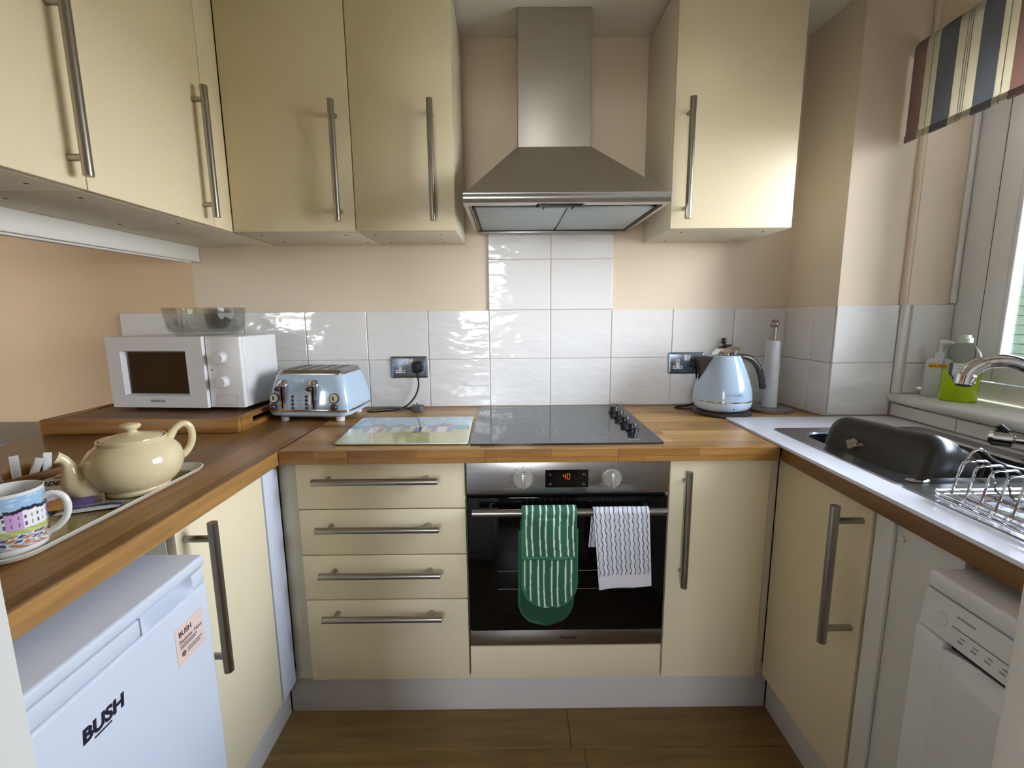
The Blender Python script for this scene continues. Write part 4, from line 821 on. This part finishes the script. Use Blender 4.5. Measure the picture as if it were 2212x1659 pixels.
# mug
MC = Vector((-0.684, -1.166, TZ))
t = thing('mug', 'white mug painted with harbour cottages', 'mug', MC)
B().lathe([(0.030, 0), (0.036, 0.001), (0.0395, 0.006), (0.0415, 0.03), (0.043, 0.1), (0.0435, 0.103), (0.0425, 0.104), (0.0405, 0.102), (0.039, 0.06), (0.037, 0.012), (0.03, 0.006)], MC, 48).obj('cup', 'white_china', t)
def harbour(u, v):
    a = u * 40; nz = math.sin(a * 1.3 + 3 * math.sin(v * 17)) * math.sin(v * 31 + a * 0.8)
    k = int(a / 3.1); wall = [(240, 240, 240), (206, 168, 214), (244, 240, 236), (234, 214, 214), (222, 236, 240)][k % 5]; roof = 0.66 + 0.05 * math.sin(k * 2.3) + 0.02 * (abs((a / 3.1) % 1 - 0.5)) * 3
    if v > roof + 0.07: return (158, 196, 226) if nz < 0.5 else (200, 220, 236)
    if v > roof: return (44, 44, 66)
    if v > 0.36:
        if (a % 1.25) < 0.3 and (0.55 < v < 0.615 or 0.42 < v < 0.485): return (86, 76, 110)
        return wall
    if v > 0.26: return (206, 206, 130) if nz < 0.2 else (170, 186, 120)
    if nz > 0.35: return (190, 116, 70)
    if nz < -0.45: return (70, 80, 124)
    return (150, 170, 176) if nz > 0 else (226, 222, 214)
grid('painted_scene', 180, 64, lambda u, v: (MC.x + (0.0418 + 0.0015 * v) * math.cos(2 * math.pi * u), MC.y + (0.0418 + 0.0015 * v) * math.sin(2 * math.pi * u), MC.z + 0.014 + 0.085 * v), 'print_gloss', t, harbour)
hd_ = Vector((math.cos(math.radians(22)), math.sin(math.radians(22)), 0))
B().tube(spline([MC + hd_ * d + Z * z for d, z in ((0.041, 0.084), (0.055, 0.089), (0.068, 0.082), (0.073, 0.066), (0.069, 0.046), (0.056, 0.03), (0.0405, 0.022))], 6), 0.0052, 14).obj('handle', 'white_china', t)
# sachet caddy with sugar sachets
t = thing('sachet_caddy', 'low wooden caddy holding sugar sachets behind the tray', 'caddy', (-1.01, -0.86, WT))
cr = Matrix.Translation((-1.012, -0.865, WT)) @ Matrix.Rotation(math.radians(-18), 4, 'Z')
for lo, hi in (((-0.055, -0.085, 0.001), (-0.049, 0.085, 0.03)), ((0.049, -0.085, 0.001), (0.055, 0.085, 0.03)), ((-0.0488, -0.085, 0.001), (0.0488, -0.079, 0.03)), ((-0.0488, 0.079, 0.001), (0.0488, 0.085, 0.03))): B().box(lo, hi, 0.001).xform(cr).obj('side', 'tray_wood', t)
B().box((-0.0488, -0.0788, 0.001), (0.0488, 0.0788, 0.005)).xform(cr).obj('bed', 'tray_wood', t, smooth=0)
sachets = [((0.02, -0.055, 0.0052), 52, -8, 0.062, 'white sugar sachet leaning furthest left in the caddy'), ((0.012, -0.022, 0.0052), 12, 14, 0.060, 'white sugar sachet standing second from the left in the caddy'), ((0.005, 0.008, 0.0052), -3, 6, 0.064, 'tallest upright white sugar sachet in the middle of the caddy'), ((0.0, 0.036, 0.0052), -22, -5, 0.05, 'short white sugar sachet right of the middle in the caddy'), ((0.004, 0.062, 0.0052), -14, 10, 0.055, 'white sugar sachet furthest right in the caddy, by the teapot spout')]
for k, (p, ln, tl, hh, lab) in enumerate(sachets):
    m_ = cr @ Matrix.Translation(p) @ Matrix.Rotation(math.radians(ln), 4, 'X') @ Matrix.Rotation(math.radians(-tl), 4, 'Y')
    o = thing('sugar_sachet', lab, 'sachet', m_ @ Vector((0, 0, 0)), group='sugar sachets in the caddy')
    b = B().loft([[(xx, yy, z) for xx, yy in rrect(-tk, tk, -0.0085, 0.0085, min(tk, 0.003) * 0.98, 3)] for z, tk in ((0, 0.0005), (0.006, 0.0008), (0.014, 0.003), (hh - 0.014, 0.003), (hh - 0.006, 0.0008), (hh, 0.0005))]); b.xform(m_).obj('tube', 'paper', o)
# wrapped biscuits and packets
def pack(name, label, cat, c, size, rz, tilt, col, group=None):
    o = thing(name, label, cat, c, group=group); w_, d_, h_ = size
    m_ = Matrix.Rotation(math.radians(rz), 4, 'Z') @ Matrix.Rotation(math.radians(tilt), 4, 'X')
    pf = lambda u, v: h_ * max(0, 1 - (2 * u - 1) ** 4) * max(0, 1 - (2 * v - 1) ** 4) + 0.0004 * math.sin(40 * u) * math.sin(30 * v)
    lift = abs(math.sin(math.radians(tilt))) * d_ / 2 + 0.0012 + (h_ * 0.5 if tilt else h_)
    grid('wrapper_front', 48, 36, lambda u, v: m_ @ Vector(((u - 0.5) * w_, (v - 0.5) * d_, pf(u, v))) + Z * lift, 'print_gloss', o, col, local=True)
    grid('wrapper_back', 20, 16, lambda u, v: m_ @ Vector(((u - 0.5) * w_, (v - 0.5) * d_, -pf(u, v) - 0.0002)) + Z * lift, 'print_gloss', o, lambda u, v: col(u, 0.02), local=True)
    return o, m_, lift
def whirl(u, v):
    e = ((u - 0.5) / 0.46) ** 2 + ((v - 0.5) / 0.43) ** 2
    return (238, 238, 238) if e < 0.9 else ((96, 92, 130) if e < 1.05 else ((60, 52, 96) if v > 0.2 else (196, 176, 120)))
o, m_, lf = pack('biscuit_packet', 'white labelled biscuit packet behind the mug', 'packet', Vector((-0.815, -0.985, TZ)), (0.115, 0.075, 0.008), 14, 30, whirl)
for s_, sz, dy in (('BORDER', 0.017, 0.012), ('VIENNESE', 0.0105, -0.006), ('WHIRLS', 0.0105, -0.017)):
    text('packet_text', s_, sz, m_ @ Vector((0, dy, 0.0085)) + Z * lf, m_ @ X, m_ @ Y, 'ink', o, align='CENTER', bold=0.0003, local=True)
pack('biscuit_packet', 'gold and purple wrapped biscuit by the teapot spout', 'packet', Vector((-0.755, -0.995, TZ)), (0.085, 0.055, 0.006), 20, 14, lambda u, v: (196, 138, 66) if u < 0.5 else (92, 70, 118))
pack('biscuit_packet', 'brown round biscuit packet between the caddy and the teapot spout', 'packet', Vector((-0.845, -0.895, TZ)), (0.08, 0.06, 0.007), 25, 20, lambda u, v: (150, 106, 46) if (u - 0.5) ** 2 + (v - 0.5) ** 2 < 0.17 else (44, 34, 40))
pack('tea_packet', 'dark packet with a red edge behind the teapot', 'packet', Vector((-0.86, -0.795, TZ)), (0.075, 0.055, 0.006), 10, 36, lambda u, v: (186, 34, 34) if v > 0.9 else ((226, 222, 222) if v > 0.84 else ((196, 190, 196) if (int(v * 14) % 3 == 1 and 0.18 < u < 0.8 and math.sin(u * 90) > -0.2) else (38, 32, 44))))
pack('biscuit_packet', 'navy and white striped packet lying in front of the teapot', 'packet', Vector((-0.70, -1.012, TZ)), (0.10, 0.04, 0.0035), 24, 0, lambda u, v: (46, 50, 104) if 0.3 < v < 0.62 else ((202, 200, 206) if v < 0.3 else (120, 146, 180)))

# ================================================================== SINK SIDE
t = thing('sink', 'stainless steel inset sink with drainer', 'sink', (1.22, -0.95, 0.87))
CXa, CXb, CYa, CYb = 1.035, 1.405, -0.885, -0.49
def sr(x0, x1, y0, y1, r, z): return [(x, y, z) for x, y in rrect(x0, x1, y0, y1, r, 6)]
B().loft([sr(SX0, SX1, -0.93, SY1, 0.02, 0.9164), sr(SX0, SX1, -0.93, SY1, 0.02, 0.9184), sr(SX0 + 0.01, SX1 - 0.01, -0.928, SY1 - 0.01, 0.02, 0.9186), sr(SX0 + 0.014, SX1 - 0.014, -0.926, SY1 - 0.014, 0.02, 0.9172), sr(CXa - 0.006, CXb + 0.006, CYa - 0.006, CYb + 0.006, 0.066, 0.9172), sr(CXa, CXb, CYa, CYb, 0.06, 0.912), sr(CXa + 0.006, CXb - 0.006, CYa + 0.006, CYb - 0.006, 0.06, 0.79), sr(CXa + 0.03, CXb - 0.03, CYa + 0.03, CYb - 0.03, 0.05, 0.765)], cap=(False, True)).obj('bowl', 'sink_steel', t)
B().loft([sr(SX0, SX1, SY0, -0.9302, 0.012, 0.9164), sr(SX0, SX1, SY0, -0.9302, 0.012, 0.9184), sr(SX0 + 0.012, SX1 - 0.012, SY0 + 0.012, -0.934, 0.012, 0.9186), sr(SX0 + 0.03, SX1 - 0.03, SY0 + 0.03, -0.965, 0.03, 0.9172)], cap=(False, True)).obj('drainer', 'sink_steel', t)
for k in range(7):
    x = 1.055 + k * 0.055
    B().loft([[(x + q * math.cos(a), y, 0.9168 + h_ * max(0, math.sin(a))) for a in [math.pi * i / 8 for i in range(9)]] for y, q, h_ in ((-0.985, 0.004, 0.001), (-0.998, 0.010, 0.0035), (-1.43, 0.010, 0.0035), (-1.445, 0.004, 0.001))]).obj('rib', 'sink_steel', t)
B().loft([[(1.037 + q * 0.026 * math.cos(a), -0.9055 + q * 0.0135 * math.sin(a), z) for a in [2 * math.pi * i / 32 for i in range(32)]] for q, z in ((1, 0.9187), (1, 0.9205), (0.9, 0.922), (0.2, 0.9225))]).obj('overflow_plate', 'chrome', t)
# washing-up bowl tipped on its side in the sink, base towards the room
ah = Vector((0.949, 0.316, 0)); al = Vector((0.316, -0.949, 0)); tl = math.radians(22); ax = ah * math.cos(tl) - Z * math.sin(tl); au = ah * math.sin(tl) + Z * math.cos(tl)
c0 = Vector((1.082, -0.712, 0.905)); t = thing('washing_up_bowl', 'dark grey washing-up bowl tipped over in the sink', 'washing-up bowl', c0)
def br_(d, hl, hh, r, lobe=0.0):
    out = []
    pts = []
    base = rrect(-hl, hl, -hh, hh, r, 7)
    for (xa, ya), (xb, yb_) in zip(base, base[1:] + base[:1]):
        for q in range(6 if abs(xb - xa) > 0.05 else 1): pts.append((lerp(xa, xb, q / 6), lerp(ya, yb_, q / 6)))
    for x, y in pts:
        k = 1 - lobe * math.exp(-((x - 0.025) / 0.018) ** 2) if abs(y) > hh * 0.5 else 1
        out.append(c0 + al * x + au * (y * k) + ax * d)
    return out
B().loft([br_(0.010, 0.10, 0.055, 0.03), br_(0.0, 0.118, 0.076, 0.03, 0.02), br_(0.004, 0.132, 0.091, 0.04, 0.03), br_(0.018, 0.142, 0.102, 0.048, 0.04), br_(0.05, 0.147, 0.105, 0.048, 0.03), br_(0.07, 0.149, 0.106, 0.048), br_(0.074, 0.154, 0.096, 0.055), br_(0.125, 0.162, 0.098, 0.055), br_(0.126, 0.168, 0.104, 0.055), br_(0.131, 0.168, 0.104, 0.055), br_(0.131, 0.157, 0.094, 0.053), br_(0.03, 0.140, 0.092, 0.052), br_(0.014, 0.13, 0.08, 0.045)]).obj('shell', 'dark_bowl', t, smooth=60)
b = B()
for q, (dx, dy, r_) in enumerate(((-0.045, 0.028, 0.011), (-0.036, 0.035, 0.009), (-0.04, 0.018, 0.009), (-0.03, 0.026, 0.008), (-0.016, 0.03, 0.005))):
    p = c0 + al * (dx - 0.02) + au * dy + ax * (-0.0002 + q * 0.0001) + ax * 0.0; b.loft([[p + (al * math.cos(a) * (1 + 0.3 * math.sin(3 * a + q)) + au * math.sin(a)) * r_ * 0.75 - ax * h_ for a in [2 * math.pi * i / 14 for i in range(14)]] for h_ in (-0.011, 0.0004)])
b.obj('label_residue', mat('paper_residue', (168, 156, 132), 0.9), t)
# mixer tap
t = thing('mixer_tap', 'chrome mixer tap with an arched spout', 'tap', (1.436, -0.795, 0.919))
B().lathe([(0.03, 0.0), (0.03, 0.004), (0.024, 0.008), (0.0215, 0.02), (0.021, 0.115), (0.019, 0.125), (0.012, 0.13)], (1.436, -0.795, 0.919), 32).obj('tap_body', 'chrome', t)
B().tube(spline([(1.436, -0.795, 1.03), (1.432, -0.79, 1.09), (1.418, -0.775, 1.135), (1.392, -0.755, 1.158), (1.362, -0.738, 1.164), (1.330, -0.725, 1.156), (1.308, -0.718, 1.138), (1.302, -0.715, 1.118), (1.301, -0.7145, 1.104)], 6), [0.0165] * 30 + [0.018] * 9 + [0.0205] * 10, 20).obj('spout', 'chrome', t)
B().cyl((1.301, -0.7145, 1.1038), (1.301, -0.7145, 1.098), 0.0165, n=24).obj('aerator', 'rubber', t)
lv = B().tube([(1.42, -0.785, 0.968), (1.40, -0.765, 0.968), (1.396, -0.761, 0.968), (1.372, -0.737, 0.968), (1.366, -0.731, 0.968)], [0.011, 0.011, 0.021, 0.021, 0.014], 24).obj('lever', 'chrome', t)
B().tube([(1.3715, -0.7365, 0.968), (1.3665, -0.7315, 0.968)], [0.0212, 0.0145], 24).bm.free()
B().tube([(1.385, -0.755, 0.985), (1.375, -0.745, 1.0)], [0.010, 0.008], 12).obj('lever_pin', 'black', lv)
# dish rack
t = thing('dish_rack', 'chrome wire dish rack on the drainer', 'dish rack', (1.16, -1.2, 0.92))
RX0, RX1, RY0, RY1, RZ = 0.983, 1.345, -1.42, -1.002, 0.9265
B().tube([(x, y, RZ) for x, y in rrect(RX0, RX1, RY0, RY1, 0.012, 5)], 0.0028, 10, loop=True).obj('rim_wire', 'chrome', t)
B().tube([(x, y, RZ + 0.009) for x, y in rrect(RX0 - 0.001, RX1 + 0.001, RY0, RY1 + 0.001, 0.012, 5)], 0.0022, 10, loop=True).obj('rim_wire', 'chrome', t)
for k in range(14):
    y = -1.018 - k * 0.028
    if y < RY0 + 0.02: break
    B().tube([(1.003, y, RZ), (1.016, y, 0.990), (1.02, y, 0.9975), (1.028, y, 1.0), (1.062, y, 1.0), (1.07, y, 0.996), (1.077, y, 0.985), (1.092, y, 0.938), (1.10, y, 0.932), (1.23, y, 0.932), (1.238, y, 0.938), (1.252, y, 0.985), (1.26, y, 0.996), (1.268, y, 1.0), (1.30, y, 1.0), (1.31, y, 0.99), (1.322, y, RZ)], 0.0022, 8).obj('divider_wire', 'chrome', t)
for x in (1.035, 1.07, 1.13, 1.16, 1.19, 1.22): B().tube([(x, RY0, RZ), (x, RY1, RZ)], 0.0018, 8).obj('base_wire', 'chrome', t)
for x, y in ((RX0 + 0.03, RY1 - 0.02), (RX1 - 0.03, RY1 - 0.02), (RX0 + 0.03, RY0 + 0.02), (RX1 - 0.03, RY0 + 0.02)): B().cyl((x, y, 0.919), (x, y, RZ - 0.0015), 0.004, n=12).obj('foot', 'rubber', t)
B().tube(spline([(1.02, RY1, RZ), (1.032, RY1, 0.975), (1.05, RY1, 1.012), (1.07, RY1, 1.018), (1.10, RY1, 0.995), (1.17, RY1, 0.975), (1.24, RY1, 0.995), (1.27, RY1, 1.018), (1.29, RY1, 1.012), (1.31, RY1, 0.975), (1.32, RY1, RZ)], 5), 0.0024, 8).obj('end_wire', 'chrome', t)
# bottles on the sill
def oval(w_, d_, z, n=36, e=2.6): return [(w_ * math.copysign(abs(math.cos(a)) ** (2 / e), math.cos(a)), d_ * math.copysign(abs(math.sin(a)) ** (2 / e), math.sin(a)), z) for a in [2 * math.pi * i / n for i in range(n)]]
t = thing('washing_up_liquid', 'clear bottle half full of lime green washing-up liquid on the sill', 'bottle', (1.575, -0.425, 0.9985), math.radians(-42))
bp_ = [(0.043, 0.024, 0.0), (0.047, 0.0275, 0.006), (0.0465, 0.027, 0.04), (0.0475, 0.028, 0.09), (0.047, 0.0275, 0.13), (0.041, 0.0255, 0.158), (0.028, 0.021, 0.18), (0.0165, 0.0165, 0.188), (0.0145, 0.0145, 0.19)]
B().loft([oval(a, b_, z) for a, b_, z in bp_]).obj('bottle_wall', 'bottle_glass', t, local=True)
B().loft([oval(a - 0.0022, b_ - 0.0022, max(z, 0.002)) for a, b_, z in bp_[:3]] + [oval(0.0447, 0.0253, 0.085), oval(0.0447, 0.0253, 0.098)]).obj('liquid', 'soap', t, local=True)
B().lathe([(0.0165, 0.1885), (0.018, 0.19), (0.018, 0.203), (0.013, 0.205), (0.0125, 0.2115), (0.011, 0.2125)], n=28).obj('cap', mat('pale_green_cap', (214, 228, 210), 0.35), t, local=True)
def lab_p(u, v):
    x = lerp(-0.030, 0.030, u); zz = 0.125 - 0.068 * (1 - v) * (1 - 0.45 * (2 * u - 1) ** 2 * (1 - v)); return (x, -0.0283 * (max(0, 1 - abs(x / 0.0475) ** 2.6)) ** (1 / 2.6) - 0.0004, zz)
def lab_c(u, v):
    if v < 0.42: return (70, 76, 70) if math.sin(11 * u + 6 * v) * math.sin(14 * v) < 0.35 else (196, 202, 190)
    if 0.14 < u < 0.86: return (232, 234, 230) if not (0.7 < v < 0.9 and math.sin(60 * v) > 0.6 and 0.25 < u < 0.75) else (150, 152, 158)
    return (90, 96, 130)
grid('label', 40, 36, lab_p, 'print', t, lab_c, local=True)
t = thing('soap_dispenser', 'milky soap bottle with a pump on the window sill', 'bottle', (1.588, -0.332, 0.9985), math.radians(-42))
B().loft([oval(a, b_, z, e=3.5) for a, b_, z in ((0.036, 0.019, 0.0), (0.0385, 0.021, 0.004), (0.037, 0.021, 0.07), (0.035, 0.02, 0.118), (0.031, 0.018, 0.126), (0.014, 0.013, 0.132))]).obj('bottle', 'soap_bottle', t, local=True)
B().lathe([(0.013, 0.1323), (0.013, 0.146), (0.008, 0.148), (0.005, 0.15), (0.005, 0.178)], n=24).obj('collar', 'white_pl', t, local=True)
B().tube([(-0.004, 0, 0.181), (0.004, 0, 0.183), (0.02, 0, 0.184), (0.03, -0.002, 0.180)], [0.008, 0.009, 0.006, 0.0045], 14).obj('pump_head', 'white_pl', t, local=True)
lb = B().box((-0.027, -0.0235, 0.098), (0.030, -0.0213, 0.113)).obj('label', 'label_orange', t, local=True, smooth=0)
text('label_text', '66% FREE', 0.0105, (-0.0245, -0.0237, 0.1015), X, Z, 'ink_red', lb, bold=0.0003, local=True)

# ================================================================== TEXTILES
# ---- roller blind
t = thing('roller_blind', 'striped fabric roller blind over the window', 'blind', (1.44, -0.85, 1.83))
yb = [-0.262, -0.309, -0.331, -0.333, -0.353, -0.414, -0.4385, -0.4405, -0.4455, -0.4475, -0.4525, -0.4545, -0.483, -0.541, -0.558, -0.560, -0.582]
mv, cr_, gy, ln = (172, 148, 140), (230, 224, 206), (136, 140, 144), (128, 128, 132)
cl = [mv, cr_, ln, cr_, gy, cr_, ln, cr_, ln, cr_, ln, cr_, gy, cr_, ln, cr_]
per = 0.582 - 0.262; stripes = []
for rep in range(4):
    sft = -per * rep - 0.075 * rep
    if rep: stripes.append((yb[0] + sft + 0.075, yb[0] + sft, mv))
    for a, b_, c in zip(yb, yb[1:], cl): stripes.append((a + sft, b_ + sft, c))
stripes = [(max(a, -1.54), max(b_, -1.54), c) for a, b_, c in stripes if a > -1.535]
if stripes[-1][1] > -1.54: stripes.append((stripes[-1][1], -1.54, mv))
prof = [(1.462, 2.137), (1.452, 2.134), (1.444, 2.126), (1.4405, 2.113), (1.44, 2.1)] + [(1.44, z) for z in (2.0, 1.9, 1.856)] + [(1.437, 1.853), (1.4365, 1.836), (1.439, 1.8315), (1.444, 1.836)]
vs, fs, cs = [], [], []
for a, b_, c in stripes:
    base = len(vs)
    for x, z in prof: vs += [(x - 1.44, a + 0.85, z - 1.83), (x - 1.44, b_ + 0.85, z - 1.83)]; cs += list(lin(c)) * 2
    for i in range(len(prof) - 1): fs.append((base + 2 * i, base + 2 * i + 1, base + 2 * i + 3, base + 2 * i + 2))
me = bpy.data.meshes.new('fabric'); me.from_pydata(vs, [], fs); me.update(); at = me.color_attributes.new('Col', 'FLOAT_COLOR', 'POINT'); at.data.foreach_set('color', cs)
link('fabric', me, 'blind', t, solid=0.0008)
B().cyl((1.462, -0.258, 2.113), (1.462, -1.541, 2.113), 0.0205, n=24).obj('roller_tube', 'white_pl', t)
for y in (-0.2525, -1.548): B().cyl((1.462, y, 2.113), (1.462, y - 0.004, 2.113), 0.024, n=24).box((1.462, y - 0.004, 2.09), (1.506, y, 2.137), 0.001).obj('bracket', 'white_pl', t)
B().box((1.4378, -1.538, 1.834), (1.4415, -0.264, 1.8525)).obj('hem_bar', 'white_pl', t, smooth=0)
# ---- oven glove hanging over the oven rail
RYc, RZc = -0.638, 0.729
def drape(s_, rr0, zb, zf, fwd):
    """s_ in 0..1: up the back from zb, over the rail, down the front to zf -> (y, z)"""
    lb_, la, lf = max(RZc - zb, 0.001), math.pi * rr0, RZc - zf; d = s_ * (lb_ + la + lf)
    if d < lb_: return (RYc + rr0, zb + d)
    if d < lb_ + la: a = (d - lb_) / rr0; return (RYc + rr0 * math.cos(a), RZc + rr0 * math.sin(a))
    q = (d - lb_ - la) / lf; return (RYc - rr0 - fwd * math.sin(q * 1.5), RZc - q * lf)
t = thing('oven_glove', 'green striped double oven glove over the oven rail', 'oven glove', (0.24, -0.64, 0.367))
gx = 0.2405
def hw(z, zb, w_, rb): return w_ if z > zb + rb else w_ * max(0.0, 1 - ((zb + rb - z) / rb) ** 2.3) ** (1 / 2.3) + 0.0005
def glove_front(u, v):
    y, z = drape(v, 0.0185, 0.70, 0.452, 0.006); h_ = hw(z, 0.452, 0.0775, 0.085); x = gx + (2 * u - 1) * h_ + 0.003 * (0.7 - z)
    return (x, y - (0.0025 * math.sin(9 * u + 14 * z) + 0.003 * math.sin(math.pi * u)) * (1 if z < 0.72 and y < RYc else 0), z)
def glove_col(u, v):
    y, z = drape(v, 0.0185, 0.70, 0.452, 0.006); h_ = hw(z, 0.452, 0.0775, 0.085); x = (2 * u - 1) * h_ + 0.002 * math.sin(z * 30)
    if z < 0.604: x += 0.006 + 0.003 * math.sin(z * 25)
    q = ((x + 0.0775) / 0.155 * 8.0) % 1.0; k = int((x + 0.0775) / 0.155 * 8.0)
    return (218, 226, 214) if abs(q - (0.55 if k % 2 else 0.7)) < 0.105 and abs((2 * u - 1)) < 0.93 else (44, 98, 68)
gf = grid('striped_front', 100, 120, glove_front, 'cloth', t, glove_col, solid=0.006)
def glove_back(u, v):
    z = lerp(0.7, 0.367, v); h_ = hw(z, 0.367, 0.079, 0.085); return (gx - 0.003 + (2 * u - 1) * h_ - 0.004 * v, RYc + 0.0165 + 0.004 * math.sin(7 * u) * v, z)
grid('quilted_back', 40, 60, glove_back, 'green', t, None, solid=0.008)
ol = [glove_front(0, v / 40) for v in range(14, 41)] + [glove_front(1, v / 40) for v in range(40, 13, -1)]
B().tube([(x, y - 0.001, z) for x, y, z in ol], 0.0042, 8).obj('binding', 'green_bind', t)
B().tube([(x, y - 0.004, z) for x, y, z in [glove_front(u / 12, 0.58) for u in range(13)]], 0.0048, 8).obj('pocket_binding', 'green_bind', t)
ol = [glove_back(0, v / 30) for v in range(3, 31)] + [glove_back(1, v / 30) for v in range(30, 2, -1)]
B().tube(ol, 0.0045, 8).obj('binding', 'green_bind', t)
# ---- tea towel
t = thing('tea_towel', 'white tea towel with wavy grey lines over the oven rail', 'tea towel', (0.45, -0.64, 0.5))
def tw(u, v):
    y, z = drape(v, 0.0145, 0.615, 0.508, 0.004); fr_ = 1 if y < RYc else 0; k = (RZc - z) / 0.22 if fr_ else 0
    x0 = 0.366 + 0.018 * max(0, k); x1 = 0.5235 + 0.013 * max(0, k)
    if not fr_ and z < RZc: x0 -= 0.008 * (RZc - z) / 0.11
    dz = 0.004 * (u - 0.5) * fr_ * k - 0.008 * fr_ * k * max(0, 0.5 - abs(u - 0.2))
    return (lerp(x0, x1, u), y - fr_ * k * (0.003 * math.sin(8 * u + 2) + 0.004 * math.exp(-(u / 0.12) ** 2)), z + dz)
def tw_c(u, v):
    y, z = drape(v, 0.0145, 0.615, 0.508, 0.004)
    if z < 0.548 and y < RYc: return (226, 220, 224)
    x = u * 0.1575 + 0.0016 * math.sin(2 * math.pi * z / 0.027); q = (x / 0.0262) % 1.0
    if abs(q - 0.20) < 0.05 or abs(q - 0.72) < 0.05: return (58, 78, 84)
    if abs(q - 0.36) < 0.03 or abs(q - 0.55) < 0.03: return (150, 174, 168)
    return (228, 222, 226)
grid('cloth', 200, 170, tw, 'cloth', t, tw_c, solid=0.0018)
